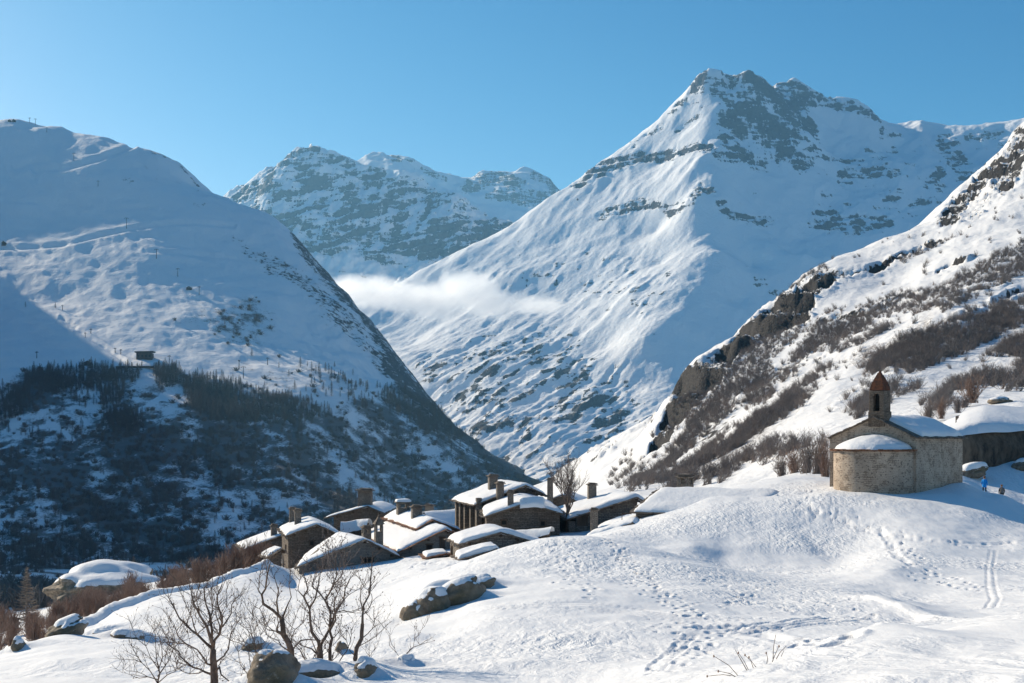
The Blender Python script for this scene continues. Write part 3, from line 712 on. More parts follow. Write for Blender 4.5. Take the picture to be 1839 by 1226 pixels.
class MB:
    def __init__(s): s.v = []; s.f = []
    def add(s, vs_, fs):
        k = len(s.v); s.v += [tuple(p) for p in vs_]; s.f += [tuple(i + k for i in f) for f in fs]
    def box(s, c, size, rz=0.0, rx=0.0, ry=0.0, taper=1.0):
        hx, hy, hz_ = size[0] / 2, size[1] / 2, size[2] / 2
        M = Matrix.Translation(c) @ Matrix.Rotation(rz, 4, 'Z') @ Matrix.Rotation(ry, 4, 'Y') @ Matrix.Rotation(rx, 4, 'X')
        p = [(-hx, -hy, -hz_), (hx, -hy, -hz_), (hx, hy, -hz_), (-hx, hy, -hz_), (-hx * taper, -hy * taper, hz_), (hx * taper, -hy * taper, hz_), (hx * taper, hy * taper, hz_), (-hx * taper, hy * taper, hz_)]
        s.add([M @ Vector(q) for q in p], [(0, 3, 2, 1), (4, 5, 6, 7), (0, 1, 5, 4), (1, 2, 6, 5), (2, 3, 7, 6), (3, 0, 4, 7)])
    def prism(s, poly, y0, y1):
        """polygon in local x, z swept along y"""
        n = len(poly)
        s.add([(x, y0, z) for x, z in poly] + [(x, y1, z) for x, z in poly],
              [tuple(range(n)), tuple(range(2 * n - 1, n - 1, -1))] + [((i + 1) % n, i, i + n, (i + 1) % n + n) for i in range(n)])
    def tube(s, pts, rad, n=5, cap=True):
        pts = [Vector(p) for p in pts]; m = len(pts); ring = []
        up = Vector((0.13, 0.31, 0.94))
        for i, p in enumerate(pts):
            t = (pts[min(i + 1, m - 1)] - pts[max(i - 1, 0)])
            if t.length < 1e-6: t = Vector((0, 0, 1))
            t.normalize()
            a = t.cross(up)
            if a.length < 0.1: a = t.cross(Vector((1, 0, 0)))
            a.normalize(); b = t.cross(a)
            ring.append([p + (a * math.cos(2 * math.pi * k / n) + b * math.sin(2 * math.pi * k / n)) * rad[i] for k in range(n)])
        fs = [(i * n + k, i * n + (k + 1) % n, (i + 1) * n + (k + 1) % n, (i + 1) * n + k) for i in range(m - 1) for k in range(n)]
        if cap: fs += [tuple(range(n - 1, -1, -1)), tuple((m - 1) * n + k for k in range(n))]
        s.add([q for r in ring for q in r], fs)
    def mesh(s, name, mat, smooth=False):
        me = bpy.data.meshes.new(name); me.from_pydata([tuple(p) for p in s.v], [], s.f)
        if mat: me.materials.append(mat)
        if smooth: me.polygons.foreach_set('use_smooth', np.ones(len(me.polygons), bool))
        me.update(); return me
    def build(s, name, mat, parent=None, smooth=False):
        o = bpy.data.objects.new(name, s.mesh(name, mat, smooth)); COL.objects.link(o)
        if parent: o.parent = parent
        return o

def bevel(o, w, seg=1):
    m = o.modifiers.new('edge', 'BEVEL'); m.width = w; m.segments = seg; m.limit_method = 'ANGLE'
    return o

# ---------------------------------------------------------------- materials of things
def stone_mat(name, a, b_, mortar, sx=0.42, sz=0.13, plaster=0.0, pcol=(.5, .45, .38), bump_d=0.05):
    m, nt, b = new_mat(name)
    tc = nt.nodes.new('ShaderNodeTexCoord'); sp = nt.nodes.new('ShaderNodeSeparateXYZ'); nt.links.new(tc.outputs['Object'], sp.inputs[0])
    cb = nt.nodes.new('ShaderNodeCombineXYZ')
    nz_ = noise(nt, tc.outputs['Object'], 1.3, 3); 
    nt.links.new(mth(nt, 'ADD', sp.outputs[0], sp.outputs[1]), cb.inputs[0])
    nt.links.new(mth(nt, 'ADD', sp.outputs[2], mth(nt, 'MULTIPLY', nz_, 0.25)), cb.inputs[1])
    br = nt.nodes.new('ShaderNodeTexBrick'); nt.links.new(cb.outputs[0], br.inputs['Vector'])
    br.inputs['Scale'].default_value = 1.0; br.inputs['Brick Width'].default_value = sx; br.inputs['Row Height'].default_value = sz
    br.inputs['Mortar Size'].default_value = 0.018; br.inputs['Mortar Smooth'].default_value = 0.4
    br.inputs['Color1'].default_value = (0, 0, 0, 1); br.inputs['Color2'].default_value = (1, 1, 1, 1); br.inputs['Bias'].default_value = 0.0
    br.offset_frequency = 2; br.squash = 0.7; br.squash_frequency = 3
    n1 = noise(nt, tc.outputs['Object'], 5, 4, 0.65); n2 = noise(nt, tc.outputs['Object'], 0.5, 3)
    f = mth(nt, 'ADD', mth(nt, 'MULTIPLY', br.outputs['Color'], 0.6), mth(nt, 'MULTIPLY', n1, 0.5), clamp=True)
    c = mixrgb(nt, f, a, b_)
    c = mixrgb(nt, br.outputs['Fac'], c, mortar)
    c = mixrgb(nt, mth(nt, 'MULTIPLY', ramp(nt, n2, [(.45, (0, 0, 0)), (.65, (1, 1, 1))]), 0.35), c, (0.13, 0.075, 0.045))
    h = mth(nt, 'SUBTRACT', mth(nt, 'MULTIPLY', n1, 0.6), br.outputs['Fac'])
    if plaster:
        n3 = noise(nt, tc.outputs['Object'], 1.1, 6, 0.72); n4 = noise(nt, objvec(nt, (1, 1, 0.25)), 0.9, 4, .6)
        pm = ramp(nt, n3, [(.41, (0, 0, 0)), (.50, (1, 1, 1))])
        pc = mixrgb(nt, ramp(nt, n4, [(.35, (0, 0, 0)), (.65, (1, 1, 1))]), pcol, tuple(q * .72 for q in pcol))
        pc = mixrgb(nt, mth(nt, 'MULTIPLY', br.outputs['Fac'], .07), pc, mortar)
        n5 = noise(nt, tc.outputs['Object'], .45, 4, .65); pc = mixrgb(nt, mth(nt, 'MULTIPLY', ramp(nt, n5, [(.46, (0, 0, 0)), (.62, (1, 1, 1))]), .4), pc, tuple(q * .45 for q in pcol))
        n6 = noise(nt, objvec(nt, (1, 1, 1.6)), 4.5, 2, .5); pc = mixrgb(nt, ramp(nt, n6, [(.60, (0, 0, 0)), (.64, (1, 1, 1))]), pc, tuple(q * .2 for q in pcol))
        h = mth(nt, 'SUBTRACT', mth(nt, 'MULTIPLY', n1, 0.6), mth(nt, 'MULTIPLY', br.outputs['Fac'], .35))
        c = mixrgb(nt, mth(nt, 'MULTIPLY', pm, plaster), c, pc)
    nt.links.new(c, b.inputs['Base Color'])
    bump(nt, b, h, 0.9, bump_d)
    return m
m_wall = stone_mat('dry_stone_wall', (0.12, 0.10, 0.082), (0.33, 0.28, 0.23), (0.05, 0.042, 0.036))
m_wall_dark = stone_mat('dark_dry_stone_wall', (0.075, 0.058, 0.046), (0.24, 0.19, 0.15), (0.028, 0.024, 0.02))
m_wall_grey = stone_mat('rendered_grey_wall', (0.14, 0.12, 0.10), (0.28, 0.25, 0.22), (0.09, 0.08, 0.07), plaster=0.6, pcol=(0.25, 0.225, 0.195))
m_chapel = stone_mat('weathered_lime_render', (0.16, 0.12, 0.088), (0.50, 0.385, 0.285), (0.11, 0.082, 0.06), 0.36, 0.14, plaster=0.72, pcol=(0.62, 0.49, 0.37), bump_d=0.04)
m_chim = stone_mat('chimney_stone', (0.16, 0.135, 0.11), (0.40, 0.34, 0.28), (0.07, 0.06, 0.05), 0.3, 0.1)

def plain(name, a, b_, scale=3.0, bump_s=0.4, bump_d=0.03, stretch=(1, 1, 1), rough=.85):
    m, nt, b = new_mat(name)
    n1 = noise(nt, objvec(nt, stretch), scale, 5, .65)
    nt.links.new(mixrgb(nt, ramp(nt, n1, [(.3, (0, 0, 0)), (.7, (1, 1, 1))]), a, b_), b.inputs['Base Color'])
    bump(nt, b, n1, bump_s, bump_d); b.inputs['Roughness'].default_value = rough
    return m
m_slate = plain('lichened_slate', (0.07, 0.055, 0.045), (0.26, 0.20, 0.15), 2.5)
m_slate_red = plain('rusty_slate', (0.12, 0.055, 0.03), (0.30, 0.15, 0.085), 2.5)
m_spire = plain('orange_lichened_stone', (0.035, 0.024, 0.018), (0.20, 0.062, 0.026), 4.5, .8, .05)
m_wood = plain('weathered_timber', (0.045, 0.03, 0.022), (0.14, 0.09, 0.06), 4, .5, .02, (1, 1, .15))
m_dark = plain('painted_interior_shade', (0.012, 0.01, 0.009), (0.02, 0.017, 0.015), 3)  # near-black colour standing for the shade inside openings
m_bark = plain('grey_brown_bark', (0.075, 0.05, 0.037), (0.25, 0.175, 0.13), 14, .7, .02, (1, 1, .4))
m_twig = plain('frosted_twigs', (0.12, 0.085, 0.068), (0.30, 0.24, 0.21), 6, .3, .01)
m_brush = plain('brown_brushwood', (0.15, 0.115, 0.095), (0.32, 0.255, 0.22), 2, .2, .01)
m_brush_red = plain('reddish_brushwood', (0.20, 0.125, 0.09), (0.40, 0.27, 0.20), 2, .2, .01)
m_scrub = plain('grey_brown_scrub', (0.13, 0.108, 0.095), (0.30, 0.255, 0.23), 2, .2, .01)
m_larch = plain('winter_larch', (0.085, 0.07, 0.06), (0.15, 0.125, 0.105), 1, .2, .05)
m_larch_near = plain('bare_larch', (0.17, 0.125, 0.095), (0.28, 0.22, 0.17), 1, .2, .05)
m_steel = plain('painted_steel', (0.06, 0.06, 0.065), (0.10, 0.10, 0.11), 3)
m_cap, nt, b = new_mat('roof_snow')
nA = noise(nt, objvec(nt), 2.2, 4, .55); nB = noise(nt, objvec(nt), 9, 3, .5)
bump(nt, b, mth(nt, 'ADD', mth(nt, 'MULTIPLY', nA, .10), mth(nt, 'MULTIPLY', nB, .02)), .7, 1.0)
b.inputs['Base Color'].default_value = (*SNOW, 1); b.inputs['Roughness'].default_value = .75
m_rock, nt, b = new_mat('mossy_boulder')
n1 = noise(nt, objvec(nt), 1.6, 6, .68); n2 = noise(nt, objvec(nt), 6, 5, .7); n3 = noise(nt, objvec(nt), .7, 3)
c = mixrgb(nt, ramp(nt, n1, [(.32, (0, 0, 0)), (.68, (1, 1, 1))]), (0.10, 0.075, 0.052), (0.36, 0.285, 0.21))
c = mixrgb(nt, ramp(nt, n3, [(.52, (0, 0, 0)), (.66, (.7, .7, .7))]), c, (0.075, 0.07, 0.035))
c = mixrgb(nt, ramp(nt, n2, [(.62, (0, 0, 0)), (.72, (.7, .7, .7))]), c, (0.33, 0.31, 0.27))
nt.links.new(c, b.inputs['Base Color']); bump(nt, b, mth(nt, 'ADD', n1, mth(nt, 'MULTIPLY', n2, .4)), .9, .12)

# ---------------------------------------------------------------- snow lying on a roof or slab
def cap_mesh(fz, x0, x1, y0, y1, th, n=22, m=22, ragged=0.12, seed=0, warp=None):
    s = np.linspace(0, 1, n); t = np.linspace(0, 1, m)
    s = .5 - .5 * np.cos(np.pi * s); t = .5 - .5 * np.cos(np.pi * t)
    S, T = np.meshgrid(s, t)
    X = x0 + (x1 - x0) * S; Y = y0 + (y1 - y0) * T
    ex = np.abs(2 * S - 1); ey = np.abs(2 * T - 1)
    X = X + ragged * ex ** 6 * np.sign(S - .5) * (fbm(Y * 1.0, S * 9 + 3 * seed, 1.1, 3, seed) - .1)
    Y = Y + ragged * ey ** 6 * np.sign(T - .5) * (fbm(X * 1.0, T * 9 + 5 * seed, 1.1, 3, seed + 9) - .1)
    e = np.clip(1 - ex ** 14, 0, 1) ** .40 * np.clip(1 - ey ** 14, 0, 1) ** .40
    Z = fz(X, Y) + th * e * (1 + .45 * fbm(X, Y, 1.9, 4, seed + 4)) - .10 * (1 - e) * (1 + fbm(X, Y, .8, 2, seed + 2))
    k = MB()
    idx = np.arange(n * m).reshape(m, n)
    k.v = list(map(tuple, np.stack([X, Y, Z], -1).reshape(-1, 3)))
    k.f = [(idx[i, j], idx[i, j + 1], idx[i + 1, j + 1], idx[i + 1, j]) for i in range(m - 1) for j in range(n - 1)]
    # underside so that the snow is a solid slab
    off = n * m
    k.v += [(p[0], p[1], float(q) - .03) for p, q in zip(k.v, np.asarray(fz(X, Y)).ravel())]
    return k

def edge_slates(k, p0, p1, rnd, out, size=(.45, .38, .055), drop=0.0):
    p0 = Vector(p0); p1 = Vector(p1); l = (p1 - p0).length; n = max(2, int(l / .30))
    d = (p1 - p0) / n; an = math.atan2(d.y, d.x); pit = math.atan2(d.z, math.hypot(d.x, d.y))
    for i in range(n):
        c = p0 + d * (i + .5) + Vector(out) * rnd.uniform(-.12, .14) + Vector((0, 0, rnd.uniform(-.05, .02) - drop))
        k.box(c, (size[0] * rnd.uniform(.7, 1.25), size[1] * rnd.uniform(.8, 1.2), size[2] * rnd.uniform(.7, 1.4)), an + rnd.uniform(-.12, .12), 0, -pit + rnd.uniform(-.06, .06))

def chimney(parent, P0, w, h, style='plain', d=None, snow=False):
    """P0: local foot of the stack; it runs 0.8 m down into the roof"""
    d = d or w * .85
    k = MB(); x, y, z = P0
    if style in ('open', 'pinnacle'):
        hb = h * (.55 if style == 'open' else .58); hp = h * .25
        k.box((x, y, z + (hb - 1.0) / 2), (w, d, hb + 1.0))
        p = w * .24
        for sx in (-1, 1):
            for sy in (-1, 1):
                k.box((x + sx * (w - p) / 2, y + sy * (d - p) / 2, z + hb + hp / 2), (p, p, hp))
        k.box((x, y, z + hb + hp + .06), (w * 1.0, d * 1.0, .12))
        top = z + hb + hp + .12
    else:
        k.box((x, y, z + (h * .86 - 1.0) / 2), (w, d, h * .86 + 1.0), taper=.96)
        top = z + h * .86
    o = k.build('chimney', m_chim, parent); bevel(o, .03)
    c = MB(); rnd = random.Random(int(abs(x * 31 + y * 17) * 100))
    if style == 'pinnacle':
        n = 6
        for j, (r0, r1, z0, z1) in enumerate(((.85, .62, 0, .12), (.66, .34, .12, .30), (.36, .10, .30, .52), (.12, .05, .52, .68))):
            c.box((x, y, top + h * (z0 + z1) / 2 * .62), (w * 2 * r0 * .8, d * 2 * r0 * .8, h * (z1 - z0) * .62), taper=r1 / r0)
    else:
        c.box((x, y, top + .04), (w * 1.3, d * 1.35, .08), rnd.uniform(-.06, .06), 0, .04)
        c.box((x + .03, y, top + .13), (w * 1.08, d * 1.1, .09), rnd.uniform(-.1, .1), 0, -.05)
        c.box((x - .02, y, top + .21), (w * .7, d * .8, .08), rnd.uniform(-.1, .1), 0, .05)
    c.build('chimney_cap', m_slate, o)
    if snow:
        s = cap_mesh(lambda X, Y: top + .22 + 0 * X, x - w * .6, x + w * .6, y - d * .6, y + d * .6, .18, 8, 8, .03)
        s.v = s.v[:64]; s.build('snow_cap', m_cap, o, True)
    return o

def house(label, peak, yaw, le, re, L, wall_h, th=.45, wall=None, group='snow-covered stone houses of the hamlet', over=.30, seed=1, wl=None, wr=None, dl=None, dr=None, redges=False, name='stone_house', rag=.24, cat='house'):
    """peak = (u, v, D) of the front gable's top; le, re = pixels of the two front eaves"""
    wall = wall or m_wall
    p = P(*peak); c, s = math.cos(yaw), math.sin(yaw)
    def solve(px, sgn):
        k = (px[0] - CX) / F
        w = (k * p.y - p.x) / (sgn * c + k * sgn * s)
        y = p.y - sgn * w * s
        return w, p.z - (HZ - px[1]) / F * y
    if le: wl, dl = solve(le, -1)
    if re: wr, dr = solve(re, 1)
    base = p.z - max(dl, dr) - wall_h
    e = empty(name, (p.x, p.y, base), -yaw, label, cat, group)
    zr = p.z - base
    rnd = random.Random(seed)
    sl, sr = dl / wl, dr / wr
    def roof_z(X, Y, soft=0.0):
        X = np.asarray(X, float)
        z = zr - np.where(X < 0, -X * sl, X * sr)
        if soft: z = z - soft * np.exp(-(X / soft / 1.6) ** 2) * .35
        return z
    # walls
    k = MB()
    wi, wj = max(wl - over, .2), max(wr - over, .1)
    k.prism([(-wi, -2.5), (wj, -2.5), (wj, zr - wj * sr - .06), (0, zr - .06), (-wi, zr - wi * sl - .06)], .28, L - .28)
    k.build('wall', wall, e)
    # roof slabs
    k = MB(); t = .13
    k.prism([(-wl, zr - dl - t), (0, zr - t), (wr, zr - dr - t), (wr, zr - dr), (0, zr), (-wl, zr - dl)], 0, L)
    k.build('roof', m_slate_red if redges else m_slate, e)
    k = MB()
    edge_slates(k, (-wl, 0, zr - dl), (0, 0, zr), rnd, (0, -1, 0), drop=.03)
    edge_slates(k, (0, 0, zr), (wr, 0, zr - dr), rnd, (0, -1, 0), drop=.03)
    edge_slates(k, (-wl, 0, zr - dl), (-wl, L, zr - dl), rnd, (-1, 0, 0), drop=.03)
    edge_slates(k, (wr, 0, zr - dr), (wr, L, zr - dr), rnd, (1, 0, 0), drop=.03)
    o = k.build('roof_edge_slates', m_slate_red if redges else m_slate, e); o['kind'] = 'stuff'
    # rafters' ends under the verge
    for q in (-.72, -.36, 0, .36, .72):
        x = q * (wl if q < 0 else wr)
        k = MB(); k.box((x, .12, float(roof_z(x, 0)) - .26), (.16, .5, .16)); k.build('purlin', m_wood, e)
    sc_ = cap_mesh(lambda X, Y: roof_z(X, Y, .25), -wl + .04, wr - .04, .05, L - .04, th * .66, 30, 22, rag, seed)
    sc_.v = sc_.v[:len(sc_.v) // 2]
    sc_.build('snow_cap', m_cap, e, True)
    e['_zr'] = zr
    return e, dict(p=p, c=c, s=s, base=base, roof=roof_z, zr=zr, wl=wl, wr=wr, sl=sl, sr=sr, L=L, wi=wi, wj=wj)

def to_local(h, Pw):
    d = Pw - Vector((h['p'].x, h['p'].y, h['base']))
    return Vector((d.x * h['c'] - d.y * h['s'], d.x * h['s'] + d.y * h['c'], d.z))

def chim(hs, u, vt, vb, D, wpx, style='plain', snow=False):
    e, h = hs
    P0 = to_local(h, P(u, vb, D)); hh = (vb - vt) / F * D
    if 0 < P0.y < h['L'] and -h['wl'] < P0.x < h['wr']: P0.z = max(P0.z, float(h['roof'](P0.x, P0.y)) + .28)
    chimney(e, P0, wpx / F * D, hh, style, snow=snow)

def opening(hs, u, v, wpx, hpx, name='window', face='gable', frame=True):
    """dark opening with a lintel and jambs, set in the front gable or the left wall"""
    e, h = hs
    k = (u - CX) / F
    if face == 'gable':                 # local y = 0.28
        q = Vector((h['p'].x + .28 * h['s'], h['p'].y + .28 * h['c'], 0)); g = Vector((h['c'], -h['s'], 0))
    else:
        q = Vector((h['p'].x - h['wi'] * h['c'], h['p'].y + h['wi'] * h['s'], 0)); g = Vector((h['s'], h['c'], 0))
    t = (k * q.y - q.x) / (g.x - k * g.y)
    w = q + g * t; w.z = (HZ - v) / F * w.y
    lc = to_local(h, w); ww = wpx / F * w.y / (abs(g.x) if abs(g.x) > .3 else .45); hh = hpx / F * w.y
    def bx(k_, dx, dz, sx, sz, out, th):
        if face == 'gable': k_.box((lc.x + dx, lc.y - out, lc.z + dz), (sx, th, sz))
        else: k_.box((lc.x - out, lc.y + dx, lc.z + dz), (th, sx, sz))
    k1 = MB(); bx(k1, 0, 0, ww, hh, .012, .05)
    o = k1.build(name, m_dark if name == 'window' else m_wood, e)
    k2 = MB()
    bx(k2, 0, hh / 2 + .07, ww + .3, .14, .05, .14)
    bx(k2, -ww / 2 - .04, 0, .08, hh, .04, .12); bx(k2, ww / 2 + .04, 0, .08, hh, .04, .12)
    if name == 'window': bx(k2, 0, -hh / 2 - .04, ww + .2, .08, .06, .16)
    k2.build('frame', m_wood, o)
    return o

R_ = math.radians
# ================================================================ THE HAMLET
h1 = house('low stone house nearest the camera, its broad snow-covered gable standing over a blue shadow', (656, 968, 103), R_(-24), (530, 1019), (723, 1001), 8.0, 2.6, .42, m_wall_grey, seed=11)
for o_ in h1[0].children:                        # the back of this house is narrower on its left side
    for v_ in o_.data.vertices:
        if v_.co.x < 0: v_.co.x *= 1 - .46 * min(1, max(0, v_.co.y / 8.0))
opening(h1, 661, 1006, 15, 6)
opening(h1, 580, 1022, 7, 7)
h2 = house('tall narrow house of dark stone with two chimneys at the left end of the hamlet', (569, 941, 114), R_(-14), (512, 962), (616, 962), 10, 4.5, .45, m_wall_dark, seed=12)
chim(h2, 535, 919, 945, 118, 12); chim(h2, 525, 911, 934, 122, 11)
opening(h2, 514, 985, 3, 10, face='left')
h3 = house('house with a black shadowed gable and one broad chimney on its ridge', (660, 908, 136), R_(4), (584, 929), (690, 921), 10, 4.2, .28, m_wall_dark, seed=13, over=.9)
chim(h3, 656, 884, 912, 137.5, 24)
h4b = house('wide-roofed house with rusty roof edge and a small square window in its gable', (801, 949, 108), R_(-16), (714, 991), None, 20, 2.6, .50, m_wall_grey, seed=14, wr=.7, dr=.3, redges=True)
opening(h4b, 771, 983, 8, 9)
opening(h4b, 794, 979, 6, 26, 'door')
h4a = house('house behind the rusty-edged roof, its raised gable pointing to the right', (777, 932, 112.5), R_(-16), (746, 950), (832, 953), 17, 5, .40, m_wall_grey, seed=15, redges=True)
chim(h4b, 724, 911, 939, 124, 22, 'open', True)
chim(h4b, 748, 920, 950, 117, 18, 'plain')
chim(h1, 658, 945, 972, 109.5, 15, 'open')
chim(h1, 680, 941, 985, 107.5, 14, 'pinnacle')
h5 = house('house showing only its blue shaded snow roof, left of the tall timber front', (757, 920, 150), R_(38), (700, 935), (806, 952), 14, 4, .3, m_wall_dark, seed=16)
chim(h5, 771, 906, 922, 158, 13)
h6 = house('tall house with stone pillars and dark timber front, highest in the hamlet', (944, 871, 121), R_(-14), (850, 907), (985, 890), 11, 6.5, .55, m_wall_dark, seed=17, over=1.0)
chim(h6, 885, 852, 879, 124.5, 16); chim(h6, 898, 863, 901, 120, 13)
e6, d6 = h6
for y in (.5, 3.2, 6.0, 8.4, 10.4):
    k = MB(); k.box((-d6['wl'] + .62, y, d6['zr'] - d6['wl'] * d6['sl'] - 3.4), (.55, .6, 6.6)); k.build('pillar', m_wall, e6)
for yy in (.5, 3.2):
    k = MB(); k.box((-d6['wl'] + 2.4 * yy / 2, .30, d6['zr'] - 4.6), (.5, .5, 6.8)); k.build('pillar', m_wall, e6)
k = MB()
for y0, y1 in ((.8, 2.9), (3.5, 5.7), (6.3, 8.1), (8.7, 10.1)):
    for z in (1.4, 3.2): k.box((-d6['wi'] - .12, (y0 + y1) / 2, d6['zr'] - d6['wl'] * d6['sl'] - z), (.14, y1 - y0, .18))
    for j in range(7): k.box((-d6['wi'] - .05, y0 + (j + .5) * (y1 - y0) / 7, d6['zr'] - d6['wl'] * d6['sl'] - 1.6), (.06, .24, 2.6))
k.build('timber_front', m_wood, e6)['kind'] = 'stuff'
h7 = house('big brown-walled house facing the camera, snow slumping over the middle of its gable edge', (945, 902, 108), R_(-2), (868, 928), (1012, 922), 15, 5.2, .55, m_wall_dark, seed=18)
chim(h7, 917, 890, 914, 108.6, 11)
e7, d7 = h7
k = cap_mesh(lambda X, Y: d7['zr'] - .05 + .75 * Y - np.abs(X - .5) * .1, -.6, 1.7, -.42, .5, .30, 12, 10, .2, 5); k.v = k.v[:120]
k.build('hanging_snow', m_cap, e7, True)
h8 = house('small house in the middle with a lit left end wall and an unbroken snow roof', (900, 955, 95), R_(-11), (822, 977), (984, 979), 5.6, 3.6, .55, m_wall, seed=19, over=.18)
opening(h8, 812, 988, 3, 10, face='left')
opening(h7, 905, 938, 8, 7); opening(h7, 975, 940, 7, 8)
opening(h2, 560, 975, 6, 7)
h8b = house('lean-to under thick snow against the front of the small middle house', (893, 985, 90), R_(-10), (824, 1004), None, 3.2, 1.6, .55, m_wall, seed=20, wr=.3, dr=.25, name='lean_to', cat='lean-to', group='snow-covered sheds')
h9 = house('house right of the bare tree, its roof corner resting on a stone pillar', (1144, 892, 112), R_(-8), (1018, 932), None, 9.5, 5.5, .60, m_wall, seed=21, wr=1.0, dr=.55, over=.9)
opening(h9, 1046, 935, 16, 18, 'door')
chim(h9, 1063, 867, 895, 119, 15)
e9, d9 = h9
k = MB(); k.box((-d9['wl'] + .5, .45, d9['zr'] - d9['wl'] * d9['sl'] - 2.6), (.6, .6, 4.8)); k.build('pillar', m_chim, e9)
h10 = house('low house whose snow roof slopes down to the left below the pillared house', (1137, 938, 96), R_(9), (1052, 966), None, 14, 1.6, .50, m_wall, seed=22, wr=.4, dr=.3)
chim(h10, 1067, 913, 953, 100, 13)
h11 = house('house at the right end under one smooth textured snow slope facing the camera', (1184, 878, 107), R_(114), None, (1134, 919), 10.5, 2.6, .50, m_wall, seed=23, wl=5, dl=2.4)
chim(h11, 1231, 850, 892, 109, 27, 'open')
e11, d11 = h11
q_ = to_local(d11, P(1134, 922, 100)); q2_ = to_local(d11, P(1117, 922, 100)); q3_ = to_local(d11, P(1117, 950, 100))
k = MB(); k.tube([q_, q2_], [.06, .05], 5); k.build('beam', m_wood, e11); k = MB(); k.tube([q2_, q3_], [.03, .03], 5); k.build('post', m_wood, e11)
h12 = house('low house half hidden by brown bushes, leftmost of the hamlet', (507, 960, 132), R_(-18), (436, 987), None, 8, 3, .25, m_wall_dark, seed=24, wr=3, dr=1.3)
chim(h12, 492, 952, 968, 133, 11)
shed1 = house('tiny shed with a tilted snow lid below the tall narrow house', (506, 984, 110), R_(-30), (480, 1000), None, 2.2, 1.2, .25, m_wall_dark, seed=25, wr=.3, dr=.2, name='stone_shed', cat='shed', group='snow-covered sheds')
shed2 = house('flat snow-topped shed squeezed between the rusty-edged house and the small middle house', (802, 993, 98), R_(-10), (764, 1001), None, 3.2, 1.0, .35, m_wall, seed=26, wr=.3, dr=.15, name='stone_shed', cat='shed', group='snow-covered sheds', redges=True)
h13 = house('house hidden behind the bare tree, showing little but its chimney', (1010, 888, 150), R_(10), (960, 908), (1050, 905), 8, 4, .4, m_wall_dark, seed=27)
chim(h13, 988, 856, 893, 150, 10)

def wall_line(name, label, pts, h, t, mat, snow_th, cat='wall', group=None, gap=None):
    """low wall following the ground with snow lying on it; pts are world (x, y)"""
    P_ = [Vector((x, y, nz(x, y))) for x, y in pts]
    e = empty(name, P_[0], 0, label, cat, group); o0 = P_[0]
    n = 0; fine = []
    for a, b_ in zip(P_[:-1], P_[1:]):
        m = max(1, int((b_ - a).length / .5))
        for i in range(m):
            q = a.lerp(b_, i / m); fine.append(q)
    fine.append(P_[-1])
    k = MB(); sn = MB(); rnd = random.Random(3)
    m = len(fine); nv = []
    prof = [(-1.3, -1.2), (-.75, .2), (-.35, .8), (0, .95), (.35, .8), (.7, .3), (.95, -.35)]
    for i, q in enumerate(fine):
        d = (fine[min(i + 1, m - 1)] - fine[max(i - 1, 0)]); d.z = 0; d.normalize(); sd_ = Vector((-d.y, d.x, 0))
        g = nz(q.x, q.y)
        hh = h * (1 + .25 * float(fbm(np.array([q.x]), np.array([q.y]), 4, 2, 8)[0]))
        if i < m - 1:
            for r in range(3):
                k.box(Vector((q.x, q.y, g + hh * (r / 3 + .02))) - o0 + sd_ * rnd.uniform(-.06, .06), (.55 * rnd.uniform(.8, 1.2), t * rnd.uniform(.85, 1.1), hh / 3 * 1.05), math.atan2(d.y, d.x) + rnd.uniform(-.1, .1))
        for (a_, b__) in prof:
            nv.append(Vector((q.x, q.y, g + hh * .86 + snow_th * b__ + .10 * rnd.uniform(-.5, .5))) - o0 + sd_ * (t * .75 * a_ + rnd.uniform(-.05, .05)))
    k.build('stone_courses', mat, e)['kind'] = 'stuff'
    w = len(prof)
    sn.add(nv, [(i * w + j, i * w + j + 1, (i + 1) * w + j + 1, (i + 1) * w + j) for i in range(m - 1) for j in range(w - 1)])
    sn.build('snow_cap', m_cap, e, True)
    return e
wall_line('stone_wall', 'long low stone wall under snow climbing from the lower left towards the houses',
          [tuple(P(*q)[:2]) for q in ((138,1132,58),(170,1115,61.5),(200,1100,65),(240,1087,69),(280,1076,73),(310,1068,76),(340,1061,79),(380,1049,86),(420,1037,92),(450,1026,95.5),(480,1014,99))], .30, .55, m_wall_dark, .18)
wall_line('stone_wall', 'short snow-topped wall in the shade at the foot of the big brown-walled house', [(p.x, p.y) for p in (P(925, 962, 103), P(958, 962, 102), P(992, 965, 101))], 1.1, .5, m_wall_dark, .3)
wall_line('ruined_wall', 'ruined dark wall with lumps of snow below the black shadowed gable', [(p.x, p.y) for p in (P(612, 970, 124), P(640, 970, 124), P(664, 970, 123))], 3.0, .6, m_wall_dark, .5)

# ================================================================ THE CHAPEL
yaw = R_(43); c, s = math.cos(yaw), math.sin(yaw)
pk = P(1572, 750, 101); zb = -5.2
ch = empty('chapel', (pk.x, pk.y, zb), -yaw, 'pale stone chapel with rounded apse and snow-covered roof on the right-hand rise', 'chapel')
wl_, wr_, Lc, ze, zp = 3.9, 3.5, 8.9, 5.2 - .02, 5.2 + 1.62
k = MB(); k.prism([(-wl_, -1.2), (wr_, -1.2), (wr_, ze), (0, zp), (-wl_, ze)], 0, Lc)
o = k.build('nave_wall', m_chapel, ch)
def croof(X, Y):
    X = np.asarray(X, float); return zp + .12 - np.where(X < 0, -X * (zp - ze) / wl_, X * (zp - ze) / wr_)
k = MB(); o_ = .22
sl_, sr_ = (zp - ze) / wl_, (zp - ze) / wr_
k.prism([(-wl_ - o_, ze - o_ * sl_ + .02), (0, zp + .02), (wr_ + o_, ze - o_ * sr_ + .02), (wr_ + o_, ze - o_ * sr_ + .13), (0, zp + .13), (-wl_ - o_, ze - o_ * sl_ + .13)], -.18, Lc + .2)
k.build('nave_roof', m_slate, ch)
